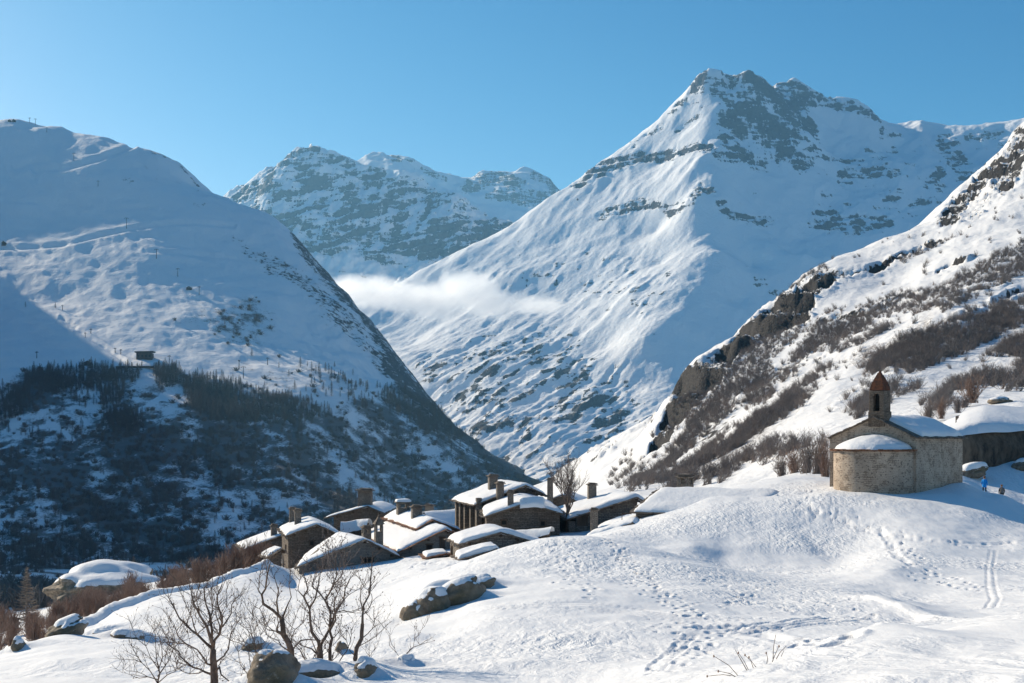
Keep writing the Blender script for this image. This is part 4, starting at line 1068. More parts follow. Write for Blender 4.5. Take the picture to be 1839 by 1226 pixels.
rnd = random.Random(4); k = MB()
zz = lambda x: float(croof(x, 0)) - .04
for a_, b_ in (((-wl_ - o_, -.18, zz(-wl_ - o_)), (0, -.18, zz(0))), ((0, -.18, zz(0)), (wr_ + o_, -.18, zz(wr_ + o_)))): edge_slates(k, a_, b_, rnd, (0, -1, 0), (.42, .4, .06))
for x_ in (-wl_ - o_, wr_ + o_): edge_slates(k, (x_, -.18, zz(x_)), (x_, Lc + .2, zz(x_)), rnd, (1 if x_ > 0 else -1, 0, 0), (.42, .4, .06))
k.build('roof_edge_slates', m_slate, ch)['kind'] = 'stuff'
k = cap_mesh(lambda X, Y: croof(X, Y) - .18 * np.exp(-(X / .7) ** 2), -wl_ + .25, wr_ + .10, .75, Lc + .1, .38, 30, 26, .22, 31); k.v = k.v[:780]
k.build('nave_snow', m_cap, ch, True)
# apse
ra, za, n = 3.30, 5.2 - 1.10, 40
k = MB(); ang = [math.pi + math.pi * i / n for i in range(n + 1)]
vv = [(ra * math.cos(a), ra * 1.02 * math.sin(a), -1.2) for a in ang] + [(ra * math.cos(a), ra * 1.02 * math.sin(a), za) for a in ang]
k.add(vv, [(i, i + 1, i + n + 2, i + n + 1) for i in range(n)])
ap = k.build('apse_wall', m_chapel, ch, True)
k = MB(); rnd = random.Random(9)
for j in range(2):
    for i in range(46):
        a = math.pi + math.pi * (i + .5) / 46
        rr = ra + .10 + .05 * j + rnd.uniform(-.06, .10)
        k.box((rr * math.cos(a) * .97, rr * math.sin(a) * .97, za + .03 + .07 * j + rnd.uniform(-.03, .03)), (.34 * rnd.uniform(.8, 1.2), .5, .06), a + math.pi / 2 + rnd.uniform(-.1, .1))
k.build('apse_eave_slates', m_slate_red, ch)['kind'] = 'stuff'
k = MB(); nr_, na = 12, 36; vv = []
for i in range(nr_ + 1):
    t = i / nr_
    for j in range(na + 1):
        a = math.pi + math.pi * j / na
        rr = (ra - .02 + .16 * float(fbm(np.array([a * 4.]), np.array([t * 3]), 1, 3, 12)[0])) * t
        z = za + .06 + 1.0 * (1 - t ** 1.6) + .30 * (1 - t ** 10) ** .5 + .08 * float(fbm(np.array([rr * math.cos(a)]), np.array([rr * math.sin(a)]), 1.1, 3, 13)[0])
        vv.append((rr * math.cos(a), min(rr * math.sin(a), -.01), z))
k.add(vv, [(i * (na + 1) + j, i * (na + 1) + j + 1, (i + 1) * (na + 1) + j + 1, (i + 1) * (na + 1) + j) for i in range(nr_) for j in range(na)])
k.build('apse_snow', m_cap, ch, True)
# bell turret on the gable
w = 1.26; hx = .12; z0, z1 = zp - .75, 5.2 + 3.80
tw = MB()
tw.box((hx, .55, (z0 + zp + .50) / 2), (w + .14, w + .10, zp + .50 - z0))
zs = zp + .50
t_ = .36
tw.box((hx - w / 2 + t_ / 2, .55, (zs + z1) / 2), (t_, w, z1 - zs)); tw.box((hx + w / 2 - t_ / 2, .55, (zs + z1) / 2), (t_, w, z1 - zs))
tw.box((hx, .55 + w / 2 - t_ / 2, (zs + z1) / 2), (w - 2 * t_ + .004, t_ - .006, z1 - zs))
ow = w - 2 * t_
tw.box((hx, .55 - w / 2 + .18, z1 - .10), (ow + .004, .354, .20))
for i in range(6):
    a0 = math.pi * (i + .5) / 6
    tw.box((hx + math.cos(a0) * ow / 2 * 1.02, .55 - w / 2 + .18, z1 - .40 + math.sin(a0) * .24), (.14, .352, .14))
m_tur = stone_mat('rough_turret_stone', (0.065, 0.047, 0.035), (0.30, 0.215, 0.15), (0.035, 0.027, 0.02), 0.30, 0.13, plaster=.25, pcol=(.42, .32, .23), bump_d=.09)
turret = tw.build('bell_turret', m_tur, ch); bevel(turret, .025)
k = MB(); k.box((hx, .62, (zs + z1) / 2), (ow + .01, .5, z1 - zs - .1)); k.build('belfry_shade_block', m_dark, turret)  # solid block, its dark colour paints the shade within the belfry
k = MB()
for j in range(9):
    t0, t1 = j / 9, (j + 1) / 9
    wd = lambda t: (w * .49) * (1 - t ** 1.5) * 2
    k.box((hx + random.uniform(-.02, .02), .55, z1 + .04 + 1.62 * (t0 + t1) / 2), (max(wd(t0), .12), max(wd(t0), .12), 1.62 / 9 + .01), random.uniform(-.03, .03), taper=max(wd(t1), .08) / max(wd(t0), .12) * .6 + .4)
spire = k.build('turret_spire', m_spire, turret); bevel(spire, .02)
k = MB(); k.tube([(hx, .55, z1 + 1.5), (hx, .55, z1 + 1.95)], [.02, .015], 5); k.box((hx, .55, z1 + 1.82), (.22, .03, .03)); k.build('iron_cross', m_steel, turret)
# left return of the gable wall standing proud of the apse
k = MB(); k.box((-wl_ - .03, .35, 2.0), (.36, .7, 6.2)); k.build('corner_buttress', m_chapel, ch)

# ================================================================ ROCKS
def rock_mesh(name, size, seed, mat, sub=4, amp=.28, flat=.0):
    amp *= 1.35
    bm = bmesh.new(); bmesh.ops.create_icosphere(bm, subdivisions=sub, radius=1.0)
    co = np.array([v.co[:] for v in bm.verts])
    d = fbm(co[:, 0] + 3 * seed, co[:, 1] + co[:, 2] * 1.7, 1.3, 4, seed) + .5 * fbm(co[:, 2] * 1.3 + seed, co[:, 0] - co[:, 1], .7, 4, seed + 5)
    cr = ridged(co[:, 0] + co[:, 2], co[:, 1] + seed, .9, 3, seed + 9) - .5
    for v, k, q in zip(bm.verts, d, cr):
        n = v.co.copy(); f = 1 + amp * k + .10 * amp * q * 3
        # facet the block a little
        ax = max(abs(n.x), abs(n.y), abs(n.z)); f *= .9 + .08 / ax
        v.co = Vector((n.x * f * size[0], n.y * f * size[1], n.z * f * size[2]))
    bm.normal_update()
    return bm

def boulder(name, label, center, size, rz=0, seed=1, snow=.25, thr=.35, mat=None, cat='boulder', group=None, ry=0, amp=.28, parent=None, sub=4):
    bm = rock_mesh(name, size, seed, None, sub, amp)
    R = Matrix.Rotation(rz, 4, 'Z') @ Matrix.Rotation(ry, 4, 'Y')
    bmesh.ops.transform(bm, matrix=R, verts=bm.verts)
    bm.normal_update()
    me = bpy.data.meshes.new(name); bm.to_mesh(me); me.materials.append(mat or m_rock)
    me.polygons.foreach_set('use_smooth', np.ones(len(me.polygons), bool))
    o = bpy.data.objects.new(name, me); COL.objects.link(o); o.location = center
    if parent: o.parent = parent
    else: tag(o, label, cat, group)
    if snow > 0:
        zc = max(v.co.z for v in bm.verts) * .34
        sel = {f for f in bm.faces if f.normal.z > thr and f.calc_center_median().z > zc}
        dl = [f for f in bm.faces if f not in sel]
        w = {v: min(1, max(0, (v.normal.z - thr + .12) / .35)) for v in bm.verts}
        edge = {v: all(f in sel for f in v.link_faces) for v in bm.verts}
        for v in bm.verts:
            k = w[v] if edge[v] else 0.0
            v.co += Vector((v.normal.x * .25, v.normal.y * .25, 1)) * snow * (k if edge[v] else -.15)
        bmesh.ops.delete(bm, geom=dl, context='FACES')
        for _ in range(3): bmesh.ops.smooth_vert(bm, verts=[v for v in bm.verts if not v.is_boundary], factor=.4, use_axis_x=True, use_axis_y=True, use_axis_z=True)
        me2 = bpy.data.meshes.new('snow_cap'); bm.to_mesh(me2); me2.materials.append(m_cap)
        me2.polygons.foreach_set('use_smooth', np.ones(len(me2.polygons), bool))
        s_ = bpy.data.objects.new('snow_cap', me2); COL.objects.link(s_); s_.parent = o
    bm.free()
    return o

def at(u, v, D):
    x, y = ground_at(u, v + 3, D * .75, D * 1.5)
    return P(u, v, y if abs(y - D) < D * .45 else D)
def rk(key, up):
    x, y, z = ROCKS[key]; return Vector((x, y + .25, z + up))
# big split boulder in the middle of the meadow
bo_loc = rk('split2', 0); bo = empty('boulder', bo_loc, 0, 'large split mossy boulder sticking out of the snow in the meadow', 'boulder')
def lobe(c, size, rz, seed, snow, ry=0, thr=.4, amp=.26):
    return boulder('rock_lobe', None, Vector(c) - Vector(bo_loc), size, rz, seed, snow, thr, parent=bo, ry=ry, amp=amp)
lobe(rk('split', .02), (.48, .60, .60), .3, 3, .05, .5)
lobe(rk('split2', -.08) - Vector((.45, .35, -.05)), (.70, .70, .78), .2, 5, .04, .6)
lobe(rk('split2', .22) + Vector((.25, .1, .05)), (1.15, .75, .60), .1, 6, .05, -.50, .6)
lobe(rk('split3', .12), (1.0, .6, .34), .0, 8, .04, -.36, .6)
boulder('boulder', 'brown boulder with a snow cap at the foot of the two bare trees, bottom edge', rk('cap', 0.16), (.50, .5, .50), .3, 12, .08, .75)
boulder('boulder', 'dark boulder behind the stems of the middle bare tree, lower than the brown one', rk('dark', 0.0), (.72, .5, .42), .2, 14, .08, .6)
boulder('boulder', 'upright slim boulder between the middle and the right bare tree', rk('slim', 0.12), (.16, .2, .26), .1, 15, .03, .7)
boulder('boulder', 'rough dark rock right of the right bare tree under a pillow of snow', rk('rough', 0.08), (.25, .3, .26), .1, 17, .10, .5)
boulder('boulder', 'small black stone below the snow hollow, next to a bent twig', rk('stone', 0.05), (.24, .2, .14), .5, 18, .08, .4)
boulder('boulder', 'low dark rock slit in the snow left of the bare trees', rk('slit', 0.06), (.34, .3, .22), .2, 19, .12, .5)
boulder('boulder', 'flat brown rock under a snow drift at lower left, right one of two', rk('flat_r', -0.02), (.62, .5, .22), 0, 20, .16, .45)
boulder('boulder', 'flat brown rock under a snow drift at lower left, left one of two', rk('flat_l', -0.02), (.5, .4, .18), 0, 21, .14, .45)
boulder('boulder', 'dark rock at the lower end of the long stone wall', at(120, 1133, 58), (.75, .7, .4), .4, 22, .12, .55, ry=-.4)
boulder('boulder', 'brown rock tip at the left edge of the lower left snow hump', rk('tip', 0.1), (.22, .3, .3), .2, 23, .10, .5)
boulder('boulder', 'huge rounded snow-covered boulder on the valley edge at far left', at(195, 1063, 200), (9.2, 8.5, 3.9), .1, 25, .55, .42, sub=5, amp=.3)
boulder('boulder', 'upright pale rock with a snow face among the brown bushes', at(341, 1032, 118), (.5, .5, .8), .3, 26, .2, .3)
boulder('boulder', 'brown slab of rock on the sunlit slope above the chapel roof', at(1796, 720, 155), (1.5, 1.0, .5), -.2, 27, .1, .6)
boulder('boulder', 'low snow-capped rock beside the chapel wall near the walkers', at(1742, 851, 112), (1.7, 1.2, .75), -.25, 28, .45, .25, ry=-.25)
boulder('boulder', 'brown rock on the sunlit bank at the right edge, lower one', at(1838, 838, 126), (1.3, 1.0, .75), -.2, 29, .22, .5, ry=-.5)
boulder('boulder', 'small brown rock on the sunlit bank at the right edge, upper one', at(1822, 815, 130), (.9, .7, .4), -.2, 30, .15, .5, ry=-.5)
# long outcrop with a sheer brown face behind the chapel
oc = MB(); nc_, nr_ = 60, 26; vv = []
for i in range(nr_):
    t = i / (nr_ - 1)
    for j in range(nc_):
        q = j / (nc_ - 1); u_ = 1716 + 320 * q
        D0 = 129 + 14 * q
        if t < .62:                       # sheer face
            f_ = t / .62; D_ = D0 + .8 * f_; x_ = (u_ - CX) / F * D_
            zt = (HZ - (778 - 20 * q)) / F * D0; zb_ = (HZ - (872 - 110 * q)) / F * D0 - 2
            z_ = zb_ + (zt - zb_) * f_ ** .9
            k_ = float(fbm(np.array([x_ * 1.0]), np.array([z_ * 1.3]), 3.5, 4, 61)[0])
            D_ += -1.0 * k_ - .5 * math.sin(f_ * 3)
        else:
            f_ = (t - .62) / .38; D_ = D0 + .8 + 16 * f_; x_ = (u_ - CX) / F * D_
            zt = (HZ - (778 - 20 * q)) / F * D0
            z_ = zt + 2.2 * f_ ** .8 + .3 * float(fbm(np.array([x_]), np.array([D_]), 4, 3, 62)[0])
        vv.append((x_, D_, z_))
o0 = Vector(vv[nc_ // 2])
oc.add([Vector(p) - o0 for p in vv], [(i * nc_ + j, i * nc_ + j + 1, (i + 1) * nc_ + j + 1, (i + 1) * nc_ + j) for i in range(nr_ - 1) for j in range(nc_ - 1)])
m_crag, nt, b = new_mat('brown_streaked_crag')
n1 = noise(nt, objvec(nt, (1, 1, .35)), .9, 6, .68); n2 = noise(nt, objvec(nt), 3, 5, .7)
cc = mixrgb(nt, ramp(nt, n1, [(.36, (0, 0, 0)), (.64, (1, 1, 1))]), (0.035, 0.028, 0.023), (0.20, 0.145, 0.10))
nt.links.new(cc, b.inputs['Base Color']); bump(nt, b, mth(nt, 'ADD', n1, mth(nt, 'MULTIPLY', n2, .5)), .9, .35)
ob = oc.build('rock_outcrop', m_crag, None, True); ob.location = o0
tag(ob, 'long sheer brown rock outcrop capped with snow right behind the chapel', 'rock outcrop')
sn = MB(); vv2 = []
nr2 = 14
for i in range(nr2):
    t = i / (nr2 - 1)
    for j in range(nc_):
        q = j / (nc_ - 1); u_ = 1694 + 346 * q; D0 = 129 + 14 * q
        ed = .55 * float(fbm(np.array([q * 40.]), np.array([.3]), 3, 3, 63)[0])
        D_ = D0 - .55 + ed + 19 * t ** 1.3; x_ = (u_ - CX) / F * D_
        zt = (HZ - (778 - 20 * q)) / F * D0 - .3 * (1 - min(1, q / .12))
        f_ = max(0, (D_ - D0 - .8) / 16) * (.6 + .4 * min(1, q / .22))
        z_ = zt - .25 + 2.2 * f_ ** .8 + (.55 + .45 * min(1, q / .2)) * (.85 + .3 * math.sin(q * 9)) * min(1, t / .16) ** .45 + .15 * float(fbm(np.array([x_]), np.array([D_]), 5, 3, 64)[0])
        vv2.append(Vector((x_, D_, z_)) - o0)
sn.add(vv2, [(i * nc_ + j, i * nc_ + j + 1, (i + 1) * nc_ + j + 1, (i + 1) * nc_ + j) for i in range(nr2 - 1) for j in range(nc_ - 1)])
sn.build('snow_cap', m_cap, ob, True)

# ================================================================ BARE TREES IN FRONT
def tree(label, trunk_px, limbs_px, D, r0, seed, twig_n=1.0, frost=False, name='bare_tree'):
    """limbs traced as (column, row) lines; every limb gets its own depth and throws side twigs"""
    rnd = random.Random(seed)
    g = trunk_px[0]
    foot = P(g[0], g[1], D); foot.z = nz(foot.x, foot.y) - .1
    e = empty(name, foot, 0, label, 'tree', 'bare trees and saplings in the foreground')
    tr = MB(); br = MB(); tw_ = MB()
    def line(px, off0, off1):
        out = []; n = len(px)
        for i, (u, v) in enumerate(px):
            d = D + off0 + (off1 - off0) * i / max(1, n - 1)
            out.append(P(u, v, d) - foot)
        return out
    def jag(pts, amt):
        q = [pts[0]]
        for a, b_ in zip(pts[:-1], pts[1:]):
            l = (b_ - a).length; n = max(1, int(l / .16))
            for i in range(1, n + 1):
                p = a.lerp(b_, i / n)
                if i < n: p = p + Vector((rnd.gauss(0, 1), rnd.gauss(0, 1), rnd.gauss(0, .6))) * amt * min(.16, l / n)
                q.append(p)
        return q
    def twig(p, d, l, r, lev):
        pts = [p]; n = max(2, int(l / .07)); dd = d.copy()
        for i in range(n):
            dd = (dd + Vector((rnd.gauss(0, .20), rnd.gauss(0, .20), rnd.gauss(.06, .16)))).normalized()
            pts.append(pts[-1] + dd * l / n)
        tw_.tube(pts, [r * (1 - .75 * i / n) for i in range(n + 1)], 3, False)
        if lev > 0:
            for i in range(1, n + 1):
                if rnd.random() < .55 * twig_n:
                    a = rnd.uniform(0, 6.28); sd_ = Vector((math.cos(a), math.sin(a), rnd.uniform(.1, .9))).normalized()
                    twig(pts[i], (dd * .55 + sd_ * .7).normalized(), l * rnd.uniform(.25, .55), r * .62, lev - 1)
        if frost or rnd.random() < .3:
            p = pts[-1]; tw_.tube([p - dd * .012, p + dd * .012], [r * 1.7, r * 1.4], 4)
    tp = jag([Vector((0, 0, -.15))] + line(trunk_px[1:] if len(trunk_px) > 1 else trunk_px, 0, 0), .10)
    n = len(tp); tr.tube(tp, [r0 * (1.15 - .5 * i / n) for i in range(n)], 7)
    for px, w, off in limbs_px:
        q = jag(line(px, rnd.uniform(-.05, .05), off), .22); n = len(q)
        ra_ = [max(.006, w * (1 - .78 * i / n) * rnd.uniform(.85, 1.15)) for i in range(n)]
        br.tube(q, ra_, 5)
        for i in range(1, n):
            for _ in range(2):
              if rnd.random() < (.62 * twig_n) * (.35 + i / n):
                t = (q[i] - q[i - 1]).normalized(); a = rnd.uniform(0, 6.28)
                sd_ = Vector((math.cos(a), math.sin(a), rnd.uniform(0, .8))).normalized()
                l = rnd.uniform(.14, 1.0) * (1.1 - .4 * i / n)
                twig(q[i], (t * .5 + sd_ * .75).normalized(), l, max(.0075, min(ra_[i] * .5, .013)), 2 if l > .2 else 1)
        twig(q[-1], (q[-1] - q[-2]).normalized(), .36, .008, 2)
    tr.build('trunk', m_bark, e, True); br.build('limbs', m_bark, e, True); tw_.build('twigs', m_twig if frost else m_bark, e, True)['kind'] = 'stuff'
    return e
tree('leftmost big bare tree, fan-shaped with a straight stem and no leaves', [(384, 1240), (385, 1222), (384, 1195), (383, 1166)], [
    ([(383,1166),(370,1155),(354,1139),(343,1131),(322,1110),(314,1094),(303,1073)], .036, .5), ([(383,1160),(378,1147),(372,1126),(359,1105),(348,1083),(343,1060)], .036, -.5),
    ([(380,1152),(378,1113),(370,1086),(367,1057)], .030, .3), ([(383,1166),(394,1139),(399,1118),(391,1086),(399,1049)], .036, -.2), ([(399,1126),(415,1102),(423,1075)], .020, .4),
    ([(384,1195),(372,1192),(354,1166),(332,1155),(303,1153)], .026, -.6), ([(384,1212),(346,1198),(324,1179),(305,1160),(301,1146)], .026, .6), ([(386,1190),(402,1178),(410,1166),(414,1140),(425,1120)], .022, .5),
    ([(386,1205),(394,1198),(397,1211),(415,1226)], .030, -.4), ([(394,1139),(388,1105),(384,1070)], .016, .2), ([(354,1139),(345,1110),(333,1083)], .016, -.4), ([(372,1126),(382,1098),(380,1062)], .016, .5),
    ([(385,1215),(365,1205),(340,1210),(318,1200)], .016, .3), ([(332,1155),(318,1140),(308,1118)], .013, -.7), ([(359,1105),(352,1075),(356,1058)], .012, -.4), ([(399,1118),(408,1090),(406,1064)], .013, .2)], 26.0, .085, 101)
tree('small bushy sapling left of the fan-shaped bare tree at the bottom edge', [(282, 1250), (283, 1226)], [
    ([(283,1226),(284,1195),(280,1166),(279,1140)], .018, .1), ([(283,1226),(270,1205),(255,1190),(248,1180)], .014, -.2), ([(283,1215),(297,1195),(306,1180),(310,1165)], .014, .3),
    ([(283,1220),(265,1215),(250,1218)], .012, .3), ([(284,1200),(270,1180),(262,1160)], .012, -.3), ([(284,1205),(292,1180),(290,1158)], .012, .2), ([(284,1226),(300,1212),(315,1205)], .012, -.2)], 25.0, .03, 102, 1.2)
tree('second big bare tree with a crooked trunk and a knotty elbow leaning left', [(527, 1245), (525, 1222), (523, 1168), (509, 1139), (506, 1111)], [
    ([(506,1111),(491,1096),(473,1084),(470,1068),(477,1057),(480,1032),(484,1015)], .040, -.3), ([(509,1139),(498,1134),(497,1128)], .040, .1), ([(506,1113),(514,1092),(523,1072),(519,1050)], .020, .4),
    ([(500,1102),(497,1080),(500,1060),(494,1040)], .018, -.4), ([(523,1168),(540,1150),(552,1148),(575,1150)], .020, .5), ([(473,1084),(466,1092),(474,1108),(482,1125)], .012, -.4),
    ([(523,1172),(500,1150),(480,1140),(462,1110)], .014, .5), ([(525,1200),(480,1180),(440,1160),(415,1150)], .016, .3), ([(525,1210),(490,1200),(460,1170),(452,1140),(455,1105)], .014, -.4), ([(523,1160),(530,1130),(545,1118),(548,1095)], .014, -.3)], 26.3, .078, 103)
tree('middle big bare tree of several stems rising in front of the nearest stone house', [(577, 1245), (577, 1226), (574, 1161)], [
    ([(574,1165),(560,1135),(557,1115),(556,1093),(545,1071),(553,1058),(548,1040)], .040, -.4), ([(574,1163),(586,1140),(595,1125),(602,1100),(617,1078),(620,1057),(628,1040)], .036, .4),
    ([(593,1226),(593,1190),(592,1132),(594,1100),(584,1078),(599,1050),(602,1014),(604,998)], .044, .6), ([(556,1093),(566,1075),(572,1050),(575,1030)], .022, .2), ([(592,1132),(603,1112),(600,1090),(606,1066),(600,1040)], .022, -.5),
    ([(602,1100),(618,1096),(630,1100),(643,1096)], .014, .4), ([(545,1071),(535,1060),(538,1042)], .014, -.4), ([(584,1078),(573,1064),(560,1052),(566,1030)], .018, .3), ([(599,1050),(612,1035),(618,1016)], .014, -.3),
    ([(574,1180),(560,1165),(545,1160),(528,1150)], .020, .2), ([(577,1215),(556,1195),(545,1180),(540,1168)], .030, -.3), ([(602,1014),(592,1004),(590,990)], .010, .2), ([(617,1078),(626,1068),(640,1060)], .010, .5),
    ([(593,1200),(608,1190),(622,1170),(630,1150)], .018, -.3), ([(575,1200),(568,1170),(560,1150)], .022, .3)], 26.6, .085, 104, 1.15, True)
tree('right bare tree, a single slender stem with short side twigs', [(648, 1240), (645, 1218), (638, 1182), (649, 1147), (651, 1120)], [
    ([(651,1122),(651,1104),(653,1086),(663,1068),(665,1048),(667,1025),(669,1000)], .030, .2), ([(652,1098),(647,1078),(648,1060)], .016, -.2), ([(649,1147),(660,1138),(668,1130),(672,1118)], .012, .3),
    ([(640,1180),(628,1168),(622,1150)], .012, -.2), ([(645,1160),(660,1152),(676,1142),(690,1128)], .010, .3), ([(653,1090),(630,1098),(612,1100)], .010, .1), ([(646,1215),(660,1195),(664,1180)], .014, .2), ([(638,1190),(634,1205),(630,1215)], .018, -.1)], 26.4, .055, 105, .9)
tree('twiggy sapling between the two left bare trees', [(455, 1245), (455, 1226)], [
    ([(455,1226),(450,1200),(447,1175),(449,1150)], .012, .1), ([(455,1226),(468,1200),(474,1180)], .010, .3), ([(455,1220),(440,1205),(430,1190),(428,1170)], .010, -.3), ([(455,1215),(462,1190),(470,1165),(468,1140)], .009, .2)], 25.6, .02, 106, 1.2)
tree('bent twig with two stems by the small black stone', [(724, 1198), (724, 1190), (722, 1180)], [
    ([(722,1182),(732,1172),(742,1162),(754,1158)], .016, .2), ([(723,1188),(731,1192)], .012, 0), ([(724,1190),(712,1172),(700,1160)], .006, .3), ([(742,1162),(744,1150)], .006, .1)], 29.0, .022, 107, .8)
# dry stalks in the snow at the bottom edge
sk = empty('dry_stalks', P(1330, 1215, 13.0), 0, 'handful of thin dry plant stalks poking through the snow near the bottom edge', 'plant')
sk.location.z = nz(sk.location.x, sk.location.y)
rnd = random.Random(8)
for (u0_, v0_, u1_, v1_, d_) in ((1330,1224,1282,1178,12.6),(1332,1224,1270,1214,12.8),(1345,1222,1320,1166,13),(1347,1222,1326,1172,13.1),(1355,1220,1338,1176,13.2),(1362,1216,1345,1180,13.3),(1376,1204,1376,1172,13.6),(1388,1204,1393,1140,13.9),(1384,1205,1399,1160,13.7),(1390,1200,1412,1160,14),(1400,1200,1408,1168,14.2),(1468,1178,1462,1160,14.6),(1330,1226,1290,1205,12.5),(1340,1226,1302,1222,12.4)):
    a = P(u0_, v0_, d_); a.z = nz(a.x, a.y) - .04; b_ = P(u1_, v1_, d_ + rnd.uniform(-.15, .15)); mid = a.lerp(b_, .5) + Vector((rnd.uniform(-.02, .02), 0, .02))
    k = MB(); k.tube([a - sk.location, mid - sk.location, b_ - sk.location], [.0052, .004, .0028], 4); st = k.build('stalk', m_brush, sk)
    if rnd.random() < .6:
        sd_ = MB(); sd_.tube([b_ - sk.location + Vector((0, 0, -.012)), b_ - sk.location + Vector((0, 0, .012))], [.010, .006], 5); sd_.build('seed_head', m_brush_red, st)

# ================================================================ SHRUBS, LARCHES, WOOD
def shrub_mesh(name, seed, n=34, mat=None, lean=(0, 0), spread=.9, r=.035, twigs=5):
    rnd = random.Random(seed); k = MB()
    for i in range(n):
        a = rnd.uniform(0, 6.28); tilt = abs(rnd.gauss(0, .45)) * spread
        d = Vector((math.cos(a) * math.sin(tilt) + lean[0], math.sin(a) * math.sin(tilt) + lean[1], math.cos(tilt))).normalized()
        p = Vector((rnd.gauss(0, .10), rnd.gauss(0, .10), -.05)); pts = [p]; l = rnd.uniform(.55, 1.05)
        for j in range(4):
            d = (d + Vector((rnd.gauss(0, .12), rnd.gauss(0, .12), .10))).normalized(); pts.append(pts[-1] + d * l / 4)
        k.tube(pts, [r, r * .8, r * .6, r * .42, r * .2], 3, False)
        for q in range(twigs):
            j = rnd.randint(1, 4); aa = rnd.uniform(0, 6.28)
            dd = (d + Vector((math.cos(aa), math.sin(aa), rnd.uniform(-.1, .5))) * .8).normalized(); ll = rnd.uniform(.12, .34)
            b0 = pts[j]; b1 = b0 + dd * ll * .5; b2 = b1 + (dd + Vector((rnd.gauss(0, .3), rnd.gauss(0, .3), .2))).normalized() * ll * .5
            k.tube([b0, b1, b2], [r * .45, r * .35, r * .18], 3, False)
    return k.mesh(name, mat or m_brush)
def larch_mesh(name, seed, mat, n=95, r=.012):
    rnd = random.Random(seed); k = MB()
    k.tube([(0, 0, -.06), (0, 0, .5), (0, 0, 1.0)], [.020, .012, .002], 5, False)
    for i in range(n):
        z = .10 + .88 * (i / n) ** .9; a = i * 2.4 + rnd.uniform(-.5, .5); l = (.24 * (1 - z) ** .75 + .02) * rnd.uniform(.65, 1.15)
        e_ = Vector((math.cos(a), math.sin(a), rnd.uniform(-.28, .05))); p0 = Vector((0, 0, z)); p1 = p0 + e_ * l * .55; p2 = p1 + Vector((e_.x, e_.y, e_.z + .35)) * l * .45
        k.tube([p0, p1, p2], [r, r * .8, r * .25], 3, False)
        for q in range(2):
            b_ = p0.lerp(p1, rnd.uniform(.4, 1)); t_ = Vector((e_.x + rnd.gauss(0, .8), e_.y + rnd.gauss(0, .8), rnd.uniform(-.6, .3))).normalized() * l * .35
            k.tube([b_, b_ + t_], [r * .6, r * .2], 3, False)
    return k.mesh(name, mat)
def put(name, me, loc, sc, rz, label, cat, group):
    o = bpy.data.objects.new(name, me); COL.objects.link(o)
    o.location = loc; o.scale = (sc[0], sc[0], sc[1]); o.rotation_euler = (0, 0, rz)
    return tag(o, label, cat, group)

def scatter(name, pts, sc, src, label_kind='stuff'):
    """plants too many to count: one object whose points carry copies of a plant"""
    me = bpy.data.meshes.new(name); me.vertices.add(len(pts)); me.vertices.foreach_set('co', np.asarray(pts, np.float32).ravel())
    a = me.attributes.new('size', 'FLOAT_VECTOR', 'POINT'); a.data.foreach_set('vector', np.asarray(sc, np.float32).ravel())
    a = me.attributes.new('turn', 'FLOAT_VECTOR', 'POINT'); t = np.zeros((len(pts), 3), np.float32); t[:, 2] = rng.uniform(0, 6.28, len(pts)); t[:, 0] = rng.normal(0, .08, len(pts)); a.data.foreach_set('vector', t.ravel())
    o = bpy.data.objects.new(name, me); COL.objects.link(o); o['kind'] = label_kind
    ng = bpy.data.node_groups.new(name, 'GeometryNodeTree')
    ng.interface.new_socket('Geometry', in_out='INPUT', socket_type='NodeSocketGeometry'); ng.interface.new_socket('Geometry', in_out='OUTPUT', socket_type='NodeSocketGeometry')
    gi = ng.nodes.new('NodeGroupInput'); go = ng.nodes.new('NodeGroupOutput')
    ip = ng.nodes.new('GeometryNodeInstanceOnPoints'); oi = ng.nodes.new('GeometryNodeObjectInfo'); oi.inputs['Object'].default_value = src; oi.inputs['As Instance'].default_value = True
    m2p = ng.nodes.new('GeometryNodeMeshToPoints')
    for nm, sock in (('size', 'Scale'), ('turn', 'Rotation')):
        at_ = ng.nodes.new('GeometryNodeInputNamedAttribute'); at_.data_type = 'FLOAT_VECTOR'; at_.inputs['Name'].default_value = nm
        ng.links.new(at_.outputs['Attribute'], ip.inputs[sock])
    ng.links.new(gi.outputs[0], m2p.inputs[0]); ng.links.new(m2p.outputs[0], ip.inputs['Points']); ng.links.new(oi.outputs['Geometry'], ip.inputs['Instance']); ng.links.new(ip.outputs[0], go.inputs[0])
    md = o.modifiers.new('plants', 'NODES'); md.node_group = ng
    return o

def pick(grid_uvxdz, weight, n):
    """indices of grid vertices drawn with weight, spread evenly over the visible face"""
    U_, V_, X_, D_, Z_ = grid_uvxdz
    dv = np.maximum(0, -np.gradient(V_, axis=0)); w = np.clip(weight, 0, None) * dv
    vis = np.minimum.accumulate(V_, axis=0); w[V_ > vis + .5] = 0
    w = w.ravel(); i = rng.choice(w.size, size=n, replace=False, p=w / w.sum())
    return i
